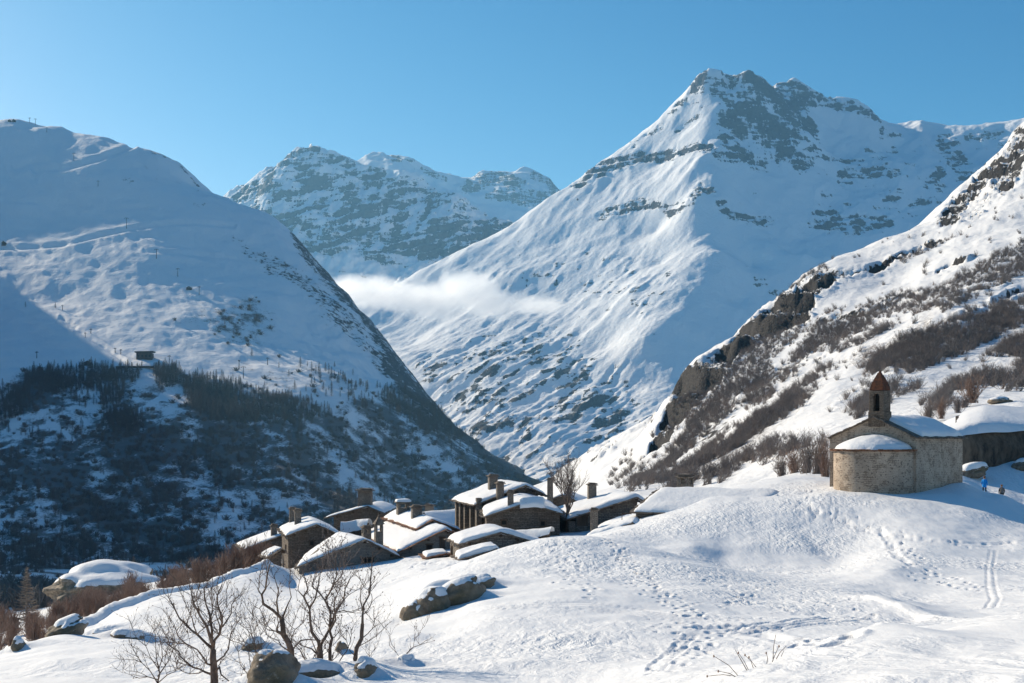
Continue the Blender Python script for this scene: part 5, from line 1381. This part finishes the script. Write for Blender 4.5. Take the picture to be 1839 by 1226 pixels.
# --- hillside brush
U, V, X, D, Z, sd, streak = HILL
shr = [shrub_mesh('bare_shrub', 201, 24, m_scrub, (.45, .1), 1.1, .017, 6), shrub_mesh('bare_shrub', 202, 20, m_scrub, (.2, .1), 1.3, .017, 6), shrub_mesh('bare_shrub', 203, 22, m_brush, (.35, 0), 1.3, .016, 6)]
lines = np.zeros_like(Z)
for pl, wd in (([(1290,318+190),(1400,470)],8),([(1500,600),(1560,560),(1640,540)],14),([(1230,740),(1330,660),(1420,590)],22),([(1600,440+110),(1700,520),(1839,440)],10),([(1300,335+200),(1360,520)],6),([(1480,480),(1400,540)],8),([(1640,600),(1740,540),(1839,470)],20),([(1560,640),(1700,600)],20),([(1790,600),(1839,560)],24),([(1700,640),(1760,610),(1839,620)],26),([(1620,470),(1700,430)],4),([(1200,880),(1300,840),(1440,800)],8),([(1660,725),(1700,720)],12),([(1690,700),(1760,680),(1839,690)],12)):
    lines = np.maximum(lines, 1 - ss(.5, 1.3, pl_dist(U, V, pl) / wd))
clear = np.zeros_like(Z)
for pl, wd in (([(1350,800),(1440,745),(1510,700)],15),([(1300,560),(1500,640)],0.1),([(1500,650),(1600,600),(1680,560)],10),([(1290,770),(1400,720)],7),([(1590,745),(1680,690),(1740,650)],14),([(1130,790),(1180,755)],18),([(1480,690),(1600,612),(1720,562),(1839,505)],13),([(1620,690),(1740,640),(1839,592)],9),([(1400,700),(1500,640)],9),([(1250,850),(1350,800),(1440,760)],8)):
    clear = np.maximum(clear, 1 - ss(.6, 1.2, pl_dist(U, V, pl) / wd))
wgt = np.clip(np.maximum(sd * np.clip(.34 + 2.2 * streak, .02, 1), .42 * lines) * (1 - clear) + .006 * ss(1180, 1400, U), 0, 1) * (D > 152) * (U > 1085)
wgt = wgt * np.clip((D - 120) / 160, .12, 1)
ii = pick((U, V, X, D, Z), wgt, 6500)
px_ = np.stack([X.ravel()[ii], D.ravel()[ii], Z.ravel()[ii]], -1)
szz = rng.uniform(0.9, 2.7, len(ii)) * (0.7 + .5 * rng.random(len(ii)))
order = np.argsort(-szz / px_[:, 1])
first = {}
for n_, j in enumerate(order[:300]):
    t = n_ % 3; q = px_[j]
    o = put('bare_shrub', shr[t], q, (szz[j] * 1.05, szz[j] * .82), random.uniform(-.8, .8), 'leafless brown shrub on the sunlit hillside behind the chapel', 'shrub', 'bare shrubs on the sunlit hillside')
    first.setdefault(t, o)
rest = order[300:]
for t in range(3):
    r_ = rest[t::3]
    scatter('hillside_scrub', px_[r_], np.stack([szz[r_] * 1.05, szz[r_] * 1.05, szz[r_] * .82], -1), first[t])
# --- brown thickets at the left end of the hamlet and on the valley edge
def place_bushes(spec, label, group, me_list, n0=0, nm='thicket_bush'):
    for (u_, v_, D_, w_, h_) in spec:
        p = P(u_, v_, D_); p.z = min(p.z, nz(p.x, p.y) + .5)
        put(nm, me_list[n0 % len(me_list)], p, (w_ / F * D_ * .70, h_ / F * D_ * 1.15), random.uniform(0, 6), label, 'shrub', group); n0 += 1
thick = [shrub_mesh('thicket_bush', 211, 60, m_brush_red, (0, 0), 1.0, .019, 10), shrub_mesh('thicket_bush', 212, 56, m_brush_red, (.05, 0), 1.1, .018, 10)]
spec = []
for u_, v_, w_, h_ in ((365,1012,60,42),(395,1008,65,46),(425,1004,70,48),(452,1000,60,42),(350,1022,50,40),(380,1022,60,40),(410,1020,60,40),(440,1014,60,36),(470,1004,50,34),(330,1030,45,34),(312,1036,40,28),(300,1044,40,26),(485,1000,40,30),(460,1012,50,30)):
    spec.append((u_ + random.uniform(-5, 5), v_ + 6, 124 + random.uniform(-8, 10), w_, h_))
place_bushes(spec, 'leafless reddish brown bush in the thicket left of the tall narrow house', 'brown bushes at the left end of the hamlet', thick)
spec = [(random.uniform(95, 330), 0, 0, random.uniform(30, 55), random.uniform(22, 40)) for _ in range(48)]
spec = [(u_, 1128 - (u_ - 95) * .33 + random.uniform(-14, 16), random.uniform(104, 150), w_, h_) for u_, _, _, w_, h_ in spec]
spec += [(random.uniform(-40, 110), random.uniform(1128, 1172), random.uniform(80, 130), random.uniform(34, 60), random.uniform(26, 44)) for _ in range(34)]
place_bushes(spec, 'leafless grey brown bush on the slope below the long stone wall', 'bushes below the long stone wall', thick)
dense = [shrub_mesh('thicket_bush', 213, 70, m_brush, (-.2, 0), 1.1, .015, 10), shrub_mesh('thicket_bush', 214, 64, m_brush_red, (-.1, 0), 1.2, .015, 10)]
spec = [(1468,862,122,60,66),(1484,868,118,40,70),(1448,856,128,60,54),(1428,850,134,54,40),(1404,856,138,46,30)]
place_bushes(spec, 'tall leafless bush leaning out beside the left wall of the chapel', 'bushes beside the chapel', dense)
spec = [(1665,757,150,44,36),(1690,750,155,34,30),(1720,740,158,32,24),(1745,705,170,60,40),(1730,735,168,40,20)]
place_bushes(spec, 'leafless bush on the sunlit slope just above the chapel roof', 'bushes above the chapel roof', dense)
# bare tree between the houses
def bush_tree(label, u, v, D, h_px, w_px, seed, mat):
    p = P(u, v, D); h = h_px / F * D
    e = empty('bare_tree', p, 0, label, 'tree')
    rnd = random.Random(seed); t = MB(); w_ = MB()
    t.tube([(0, 0, -1.5), (.05, 0, h * .15), (.1, .05, h * .3)], [.16, .14, .1], 6)
    def grow(p, d, l, r, lev):
        pts = [p]; n = 4
        for i in range(n):
            d = (d + Vector((rnd.gauss(0, .16), rnd.gauss(0, .16), .07))).normalized(); pts.append(pts[-1] + d * l / n)
        (t if lev > 2 else w_).tube(pts, [r * (1 - .15 * i) for i in range(n + 1)], 4 if lev > 1 else 3, False)
        if lev:
            for c_ in range(4 if lev > 1 else 5):
                a = rnd.uniform(0, 6.28); q = pts[rnd.randint(1, n)]
                grow(q, (d + Vector((math.cos(a), math.sin(a), rnd.uniform(0, .5))) * .75).normalized(), l * rnd.uniform(.5, .72), r * .55, lev - 1)
    for i in range(7):
        a = i * .9; sp = w_px / h_px
        grow(Vector((.05, 0, h * (.10 + .03 * i))), Vector((math.cos(a) * sp * .62, math.sin(a) * sp * .62, 1)).normalized(), h * .42, .075, 4)
    t.build('trunk', m_bark, e); w_.build('twigs', mat, e)['kind'] = 'stuff'
bush_tree('frosted bare tree with a dense twiggy crown standing between the two biggest houses', 1018, 937, 112, 112, 92, 41, m_twig)
lm = larch_mesh('bare_larch', 221, m_larch_near, 150, .0075)
put('larch_tree', lm, P(48, 1140, 170), (9.5, 9.5), .4, 'slender bare larch standing alone in the lower left corner', 'tree', None)
put('larch_tree', lm, P(240, 1030, 230), (3.2, 3.4), .9, 'tiny bare larch rising behind the huge rounded boulder', 'tree', None)
put('larch_tree', lm, P(8, 1120, 240), (8, 8), 2.0, 'dim bare larch at the left edge beside the lone larch', 'tree', None)

# --- forest and brush of the ski mountain
U, V, X, D, Z, _ = LEFTG
lt = [larch_mesh('larch_tree', 231, m_larch, 60, .013), larch_mesh('larch_tree', 232, m_larch, 40, .015)]
m_far = plain('dark_winter_brush', (0.11, 0.098, 0.09), (0.19, 0.17, 0.155), .4, .2, .05)
lb = shrub_mesh('brush_clump', 233, 26, m_far, (0, 0), 1.2, .06, 4)
band = np.zeros_like(Z)
for pg, s_ in (([(50,690),(60,668),(150,660),(215,668),(222,690),(215,720),(150,725),(70,700)],1.0),([(330,690),(350,680),(420,688),(470,715),(490,750),(430,760),(350,735)],1.0),([(280,665),(320,665),(325,690),(285,690)],.9),([(225,665),(245,668),(240,690),(222,690)],.6),
                ([(470,705),(560,725),(600,745),(540,770),(490,755)],.4),([(680,700),(720,705),(790,745),(830,790),(760,770),(700,735)],.9),([(190,735),(250,745),(250,775),(190,765)],.7),([(0,700),(50,690),(60,730),(0,760)],.35),
                ([(0,760),(960,770),(960,870),(600,960),(0,1040)],.012),([(560,660),(680,700),(690,740),(560,700)],.08),([(0,970),(300,1000),(500,985),(500,1040),(0,1045)],.12),([(600,880),(760,900),(700,960),(600,960)],.08)):
    band = np.maximum(band, s_ * soft_poly(U, V, pg, 9))
w3 = fbm(X, D, 90, 4, 241)
ii = pick((U, V, X, D, Z), band * np.clip(.55 + 1.2 * w3, .05, 1), 3600)
q = np.stack([X.ravel()[ii], D.ravel()[ii], Z.ravel()[ii]], -1); hgt = rng.uniform(6, 13, len(ii)) * np.where(q[:, 1] < 1150, .8, 1)
order = np.argsort(-hgt / q[:, 1]); ft = {}
for n_, j in enumerate(order[:300]):
    o = put('larch_tree', lt[n_ % 2], q[j], (hgt[j] * 1.25, hgt[j]), random.uniform(0, 6), 'dark larch in the forest on the shaded slope across the valley', 'tree', 'larches of the shaded forest')
    ft.setdefault(n_ % 2, o)
rest = order[300:]
for t in range(2):
    r_ = rest[t::2]; scatter('larch_forest', q[r_], np.stack([hgt[r_] * 1.25, hgt[r_] * 1.25, hgt[r_]], -1), ft[t])
vert_scrub = np.array([d_.value for d_ in ski_mtn.data.attributes['scrub'].data]).reshape(Z.shape) if False else None
buf = np.empty(Z.size, np.float32); ski_mtn.data.attributes['scrub'].data.foreach_get('value', buf)
ii = pick((U, V, X, D, Z), (buf.reshape(Z.shape) ** 1.5) + .0015 * (U > 330) * (V > 420), 4200)
q = np.stack([X.ravel()[ii], D.ravel()[ii], Z.ravel()[ii]], -1); hgt = rng.uniform(2.5, 6.5, len(ii))
src = put('brush_clump', lb, q[0], (hgt[0], hgt[0]), 0, 'dark clump of brush on the shaded slope', 'shrub', None)
Ug, Vg, Xg, Dg, Zg = HILL[:5]                                    # brush on the shaded valley floor at the far left
wv = ((Ug < 420) & (Dg > 215) & (Dg < 760)) * np.clip(.35 + 1.3 * fbm(Xg, Dg, 45, 3, 251), .02, 1)
jj = rng.choice(wv.size, size=420, replace=False, p=wv.ravel() / wv.sum()); qv = np.stack([Xg.ravel()[jj], Dg.ravel()[jj], Zg.ravel()[jj]], -1); hv = rng.uniform(2.0, 5.0, len(jj))
scatter('valley_brush', qv, np.stack([hv * 1.1, hv * 1.1, hv * .9], -1), src)
scatter('mountain_brush', q[1:], np.stack([hgt[1:] * 1.3, hgt[1:] * 1.3, hgt[1:] * .8], -1), src)
# --- single larches scattered above the wood
U5, V5, X5, D5, Z5, _ = LEFTG
def on(grid, u, v):
    U_, V_, X_, D_, Z_ = grid[:5]
    j = int(np.argmin(np.abs(U_[0] - u))); k = np.argmax(V_[:, j] <= v)
    return Vector((X_[k, j], D_[k, j], Z_[k, j]))
for n_, (u_, v_) in enumerate(((606,688),(620,690),(595,695),(640,702),(660,700),(612,715),(628,712),(560,668),(575,680),(590,672),(540,660),(650,715),(600,660),(634,676),(452,640),(500,662),(518,676),(476,700),(530,700),(550,705),(560,690),(430,665),(100,553),(45,552))):
    h_ = random.uniform(8, 14)
    put('larch_tree', lt[n_ % 2], on(LEFTG, u_, v_), (h_ * 1.2, h_), n_, 'lone larch dotted on the snow above the shaded forest', 'tree', 'lone larches above the forest')

# ================================================================ SKI AREA
def pylon(u, vb, hpx, n_, label):
    p = on(LEFTG, u, vb); h = hpx / F * p.y * 1.05
    e = empty('lift_pylon', p, random.uniform(-.4, .4), label, 'ski lift pylon', 'ski lift pylons on the mountain')
    k = MB(); k.tube([(0, 0, -.5), (0, 0, h)], [.55, .38], 7); k.build('mast', m_steel, e)
    k = MB(); w_ = h * .42; k.box((0, 0, h - .3), (w_, .5, .5)); k.box((0, 0, h + .4), (w_ * .5, .4, .25)); k.build('crossarm', m_steel, e)
    for s_ in (-1, 1):
        k = MB(); k.box((s_ * w_ * .46, 0, h - .75), (.55, 2.0, .55)); k.build('sheave_bank', m_steel, e)
PY = [(54,221,9,'left one of the two pylons on the skyline'),(64,224,10,'right one of the two pylons on the skyline'),(84,238,8,'small pylon just below the skyline notch'),(132,289,13,'pylon below the skyline, right of the faint track'),(175,338,9,'short pylon in the upper bowl'),
      (228,412,18,'tall pylon above the long traverse track'),(281,466,16,'pylon just below the long traverse track'),(319,497,14,'pylon left of the dark brush patch'),(358,532,14,'pylon at the upper corner of the dark brush patch'),(405,583,14,'pylon inside the dark brush patch'),
      (305,653,13,'pylon right of the mountain restaurant'),(481,655,12,'pylon on the right above the forest edge'),(438,681,20,'largest pylon, at the forest edge'),(112,559,8,'thin pylon in the middle of the left piste'),(154,606,8,'left pylon of the pair on the left piste'),
      (163,600,8,'right pylon of the pair on the left piste'),(66,645,11,'pylon low on the far left piste'),(208,637,8,'left pylon of the pair beside the restaurant'),(216,636,8,'right pylon of the pair beside the restaurant')]
for n_, (u_, v_, h_, l_) in enumerate(PY): pylon(u_, v_, h_, n_, 'ski lift ' + l_)
m_chalet = plain('dark_chalet_cladding', (0.05, 0.04, 0.033), (0.10, 0.08, 0.065), .6)
def chalet(u, v, wpx, hpx, label, cat='hut', name='mountain_hut', flat=False, rz=0.0):
    p = on(LEFTG, u, v); w_ = wpx / F * p.y; h_ = hpx / F * p.y
    e = empty(name, p, rz, label, cat)
    k = MB(); k.box((0, 0, h_ * .3 - .5), (w_ * .92, w_ * .55, h_ * .62 + 1)); k.build('wall', m_chalet, e)
    k = MB()
    if flat: k.prism([(-w_ * .55, h_ * .66), (w_ * .55, h_ * .70), (w_ * .55, h_ * .86), (-w_ * .55, h_ * .80)], -w_ * .36, w_ * .36)
    else: k.prism([(-w_ * .54, h_ * .52), (w_ * .54, h_ * .52), (0, h_ * .95)], -w_ * .34, w_ * .34)
    k.build('roof', m_chalet, e)
    for i in range(4): k = MB(); k.box(((-.33 + .22 * i) * w_, -w_ * .282, h_ * .30), (w_ * .10, .1, h_ * .22)); k.build('window', m_dark, e)
    k = cap_mesh(lambda X_, Y_: (h_ * (.82 + .0 * X_) if flat else h_ * .96 - np.abs(X_) / (w_ * .54) * h_ * .43), -w_ * .52, w_ * .52, -w_ * .30, w_ * .33, .35, 10, 8, .1); k.v = k.v[:80]
    k.build('snow_cap', m_cap, e, True)
    return e, p, w_
rs, rp, rw = chalet(261, 645, 30, 16, 'mountain restaurant with a dark overhanging roof above the forest', 'restaurant', 'mountain_restaurant', True, .1)
chalet(339, 522, 10, 6, 'small brown box hut at the upper edge of the brush patch')
chalet(157, 657, 13, 8, 'small dark hut left of the mountain restaurant')
chalet(18, 219, 6, 4, 'left one of two tiny huts on the skyline at far left'); chalet(26, 219, 6, 5, 'right one of two tiny huts on the skyline at far left')
chalet(6, 443, 8, 8, 'tiny hut at the left edge beside the traverse track')
chalet(216, 664, 16, 5, 'long low building at the left end of the restaurant terrace', flat=True)
p = on(LEFTG, 250, 262); e = empty('radio_mast', p, 0, 'thin radio mast standing on the skyline of the ski mountain', 'mast')
k = MB(); k.tube([(0, 0, -1), (0, 0, 12)], [.7, .35], 6); k.box((0, 0, 8), (1.6, 1.6, 2.4)); k.build('pole', m_steel, e)
# restaurant terrace with its fence and guests (a few pixels high)
p = on(LEFTG, 253, 662); tw = 46 / F * p.y
e = empty('sun_terrace', p, .05, 'long sun terrace with a railing below the mountain restaurant', 'terrace')
k = MB(); k.box((0, 0, .6), (tw, 5, 2.4)); k.build('deck', m_chalet, e)
k = MB()
for i in range(24): k.box((-tw / 2 + tw * i / 23, -2.4, 2.4), (.12, .12, 1.2))
k.box((0, -2.4, 3.0), (tw, .14, .14)); k.build('railing', m_wood, e)
cols = ((.35, .05, .05), (.05, .08, .2), (.30, .12, .05), (.08, .08, .09), (.4, .35, .3))
mc = [plain('ski_jacket', c_, tuple(q * 1.3 for q in c_), 2) for c_ in cols]

# ================================================================ WALKERS
def walker(name, label, foot, h, jacket, trousers, hair, yaw_, pack=None, step=.16):
    e = empty(name, foot, yaw_, label, 'person', 'walkers behind the chapel rise')
    k = h / 1.75
    # one skeleton, one skin: pelvis first
    J = {'pel': (0, 0, .95, .145), 'wa': (0, .01, 1.10, .135), 'ch': (0, .0, 1.32, .165), 'ne': (0, -.02, 1.50, .06), 'hd0': (0, -.04, 1.58, .085), 'hd1': (0, -.05, 1.70, .092),
         'hl': (-.10, 0, .90, .10), 'kl': (-.11, -step * .6, .50, .065), 'al': (-.11, -step + .03, .09, .05), 'tl': (-.11, -step - .10, .04, .042),
         'hr': (.10, 0, .90, .10), 'kr': (.11, step * .35, .50, .065), 'ar': (.11, step + .06, .10, .05), 'tr': (.11, step - .07, .04, .042),
         'sl': (-.19, 0, 1.42, .075), 'el': (-.27, .06, 1.14, .052), 'wl': (-.24, -.12, .94, .04), 'fl': (-.23, -.18, .88, .038),
         'sr': (.19, 0, 1.42, .075), 'er': (.27, .04, 1.14, .052), 'wr': (.25, -.12, .95, .04), 'fr': (.24, -.18, .89, .038)}
    E = [('pel','wa'),('wa','ch'),('ch','ne'),('ne','hd0'),('hd0','hd1'),('pel','hl'),('hl','kl'),('kl','al'),('al','tl'),('pel','hr'),('hr','kr'),('kr','ar'),('ar','tr'),('ch','sl'),('sl','el'),('el','wl'),('wl','fl'),('ch','sr'),('sr','er'),('er','wr'),('wr','fr')]
    names = list(J); me = bpy.data.meshes.new('body')
    me.from_pydata([tuple(c_ * k for c_ in J[n][:3]) for n in names], [(names.index(a), names.index(b_)) for a, b_ in E], [])
    o = bpy.data.objects.new('body', me); COL.objects.link(o); o.parent = e
    sm = o.modifiers.new('skin', 'SKIN'); 
    for n, sv in zip(names, me.skin_vertices[0].data): sv.radius = (J[n][3] * k,) * 2
    me.skin_vertices[0].data[0].use_root = True
    sb = o.modifiers.new('smooth', 'SUBSURF'); sb.levels = 1; sb.render_levels = 2
    sm.use_smooth_shade = True
    m, nt, b = new_mat('walker_clothes')            # trousers, jacket and skin by height on the figure
    tc = nt.nodes.new('ShaderNodeTexCoord'); sp = nt.nodes.new('ShaderNodeSeparateXYZ'); nt.links.new(tc.outputs['Object'], sp.inputs[0])
    c1 = mixrgb(nt, mth(nt, 'GREATER_THAN', sp.outputs[2], .82 * k), trousers, jacket); c1 = mixrgb(nt, mth(nt, 'GREATER_THAN', sp.outputs[2], 1.50 * k), c1, (.45, .28, .2))
    c1 = mixrgb(nt, mth(nt, 'LESS_THAN', sp.outputs[2], .13 * k), c1, (.03, .025, .02))
    nt.links.new(c1, b.inputs['Base Color']); me.materials.append(m)
    # jacket skirt, hair or hat
    q = MB(); rr = [(.155, .70), (.19, .86), (.17, 1.05), (.19, 1.25), (.17, 1.42), (.08, 1.52)]; nn = 12
    vv = [(r * 1.12 * k * math.cos(2 * math.pi * j / nn), r * .82 * k * math.sin(2 * math.pi * j / nn), z * k) for r, z in rr for j in range(nn)]
    q.add(vv, [(i * nn + j, i * nn + (j + 1) % nn, (i + 1) * nn + (j + 1) % nn, (i + 1) * nn + j) for i in range(len(rr) - 1) for j in range(nn)])
    jm = plain('walker_jacket', jacket, tuple(min(1, c_ * 1.25) for c_ in jacket), 8); q.build('jacket', jm, e, True)
    bm = bmesh.new(); bmesh.ops.create_uvsphere(bm, u_segments=12, v_segments=8, radius=.118 * k)
    for v in bm.verts: v.co = Vector((v.co.x, v.co.y * 1.1 + .0 * k, v.co.z * .95)) + Vector((0, -.02 * k, 1.72 * k))
    bmesh.ops.delete(bm, geom=[v for v in bm.verts if v.co.z < 1.66 * k and v.co.y < .0], context='VERTS')
    mh = bpy.data.meshes.new('hair'); bm.to_mesh(mh); bm.free(); mh.materials.append(plain('walker_hair', hair, tuple(c_ * 1.6 for c_ in hair), 20)); ho = bpy.data.objects.new('hair', mh); COL.objects.link(ho); ho.parent = e
    if pack:
        pk_ = MB(); pk_.box((0, .24 * k, 1.22 * k), (.30 * k, .20 * k, .46 * k), taper=.85); po = pk_.build('backpack', plain('backpack_cloth', pack, tuple(c_ * 1.3 for c_ in pack), 6), e); bevel(po, .04, 2)
    return e
def foot(u, D):
    x = (u - CX) / F * D; return Vector((x, D, nz(x, D)))
WALK_A, WALK_B = 112.0, 116.0
pa = P(1768, 884, 119); pa.z = min(pa.z, nz(pa.x, pa.y))
walker('person', 'walker in a bright blue jacket seen beyond the shaded snow rise', pa, 1.72, (.02, .30, .72), (.03, .03, .035), (.16, .07, .035), 2.6)
pb = P(1799, 902, 116); pb.z = min(pb.z, nz(pb.x, pb.y))
walker('person', 'walker with brown hair and dark clothes, half hidden by the snow rise', pb, 1.62, (.05, .045, .045), (.03, .03, .035), (.20, .10, .05), 2.9, (.18, .17, .16))

# ================================================================ VALLEY CLOUD
def cloud(name, label, blobs, den, seed, nscale):
    """soft bank of mist: merged puffs filled with uneven vapour"""
    bm = bmesh.new()
    lo = Vector((1e9,) * 3); hi = Vector((-1e9,) * 3)
    for (u, v, D, rx, ry, rz) in blobs:
        c = P(u, v, D)
        for i in range(3):
            r = (rx, ry, rz)[i]; lo[i] = min(lo[i], c[i] - r); hi[i] = max(hi[i], c[i] + r)
    bmesh.ops.create_cube(bm, size=1.0, matrix=Matrix.Translation((lo + hi) / 2) @ Matrix.Diagonal(list(hi - lo) + [1]))
    cen = (lo + hi) / 2
    bmesh.ops.translate(bm, vec=-cen, verts=bm.verts)
    me = bpy.data.meshes.new(name); bm.to_mesh(me); bm.free()
    m = bpy.data.materials.new(name); m.use_nodes = True; nt = m.node_tree; nt.nodes.remove(nt.nodes['Principled BSDF'])
    pv = nt.nodes.new('ShaderNodeVolumePrincipled'); pv.inputs['Color'].default_value = (1, 1, 1, 1); pv.inputs['Anisotropy'].default_value = .5
    tc = nt.nodes.new('ShaderNodeTexCoord'); tot = None
    for (u, v, D, rx, ry, rz) in blobs:
        c = P(u, v, D) - cen
        mp = nt.nodes.new('ShaderNodeMapping'); mp.vector_type = 'TEXTURE'
        mp.inputs['Location'].default_value = c; mp.inputs['Scale'].default_value = (rx, ry, rz)
        nt.links.new(tc.outputs['Object'], mp.inputs['Vector'])
        ln = nt.nodes.new('ShaderNodeVectorMath'); ln.operation = 'LENGTH'; nt.links.new(mp.outputs[0], ln.inputs[0])
        f = mth(nt, 'SUBTRACT', 1.0, ln.outputs['Value'], clamp=True)
        tot = f if tot is None else mth(nt, 'MAXIMUM', tot, f)
    nz_ = noise(nt, tc.outputs['Object'], nscale, 5, .6, .4)
    d = mth(nt, 'MULTIPLY', mth(nt, 'ADD', mth(nt, 'MULTIPLY', tot, 1.5), mth(nt, 'SUBTRACT', mth(nt, 'MULTIPLY', nz_, 2.4), 1.45)), den)
    d = mth(nt, 'MULTIPLY', mth(nt, 'MAXIMUM', d, 0.0), mth(nt, 'GREATER_THAN', tot, 0.001))
    nt.links.new(d, pv.inputs['Density']); nt.links.new(pv.outputs[0], nt.nodes['Material Output'].inputs['Volume'])
    m.cycles.volume_step_rate = 1.0
    me.materials.append(m)
    o = bpy.data.objects.new(name, me); COL.objects.link(o); o.location = cen; o['kind'] = 'stuff'; o['label'] = label
    return o
cloud('valley_cloud', 'soft white bank of cloud hanging in the valley', [(625,524,3450,110,180,52),(690,528,3420,150,200,62),(770,536,3380,150,200,62),(830,520,3380,110,170,58),(880,545,3380,130,180,46),(960,550,3420,120,170,26)], .015, 3, .011)

# ================================================================ AIR
def box_mesh(name, lo, hi, mat):
    bm = bmesh.new()
    bmesh.ops.create_cube(bm, size=1.0, matrix=Matrix.Translation([(a + b) / 2 for a, b in zip(lo, hi)]) @ Matrix.Diagonal([b - a for a, b in zip(lo, hi)] + [1]))
    me = bpy.data.meshes.new(name); bm.to_mesh(me); bm.free(); me.materials.append(mat)
    o = bpy.data.objects.new(name, me); COL.objects.link(o)
    return o
hm = bpy.data.materials.new('valley_haze'); hm.use_nodes = True
nt = hm.node_tree; nt.nodes.remove(nt.nodes['Principled BSDF'])
pv = nt.nodes.new('ShaderNodeVolumePrincipled')
pv.inputs['Color'].default_value = HAZE_COL
pv.inputs['Density'].default_value = HAZE_DEN
pv.inputs['Anisotropy'].default_value = 0.3
nt.links.new(pv.outputs[0], nt.nodes['Material Output'].inputs['Volume'])
hz = box_mesh('haze', (-9300, -1000, -262), (9300, 12800, HAZE_TOP), hm)
hz['kind'] = 'stuff'
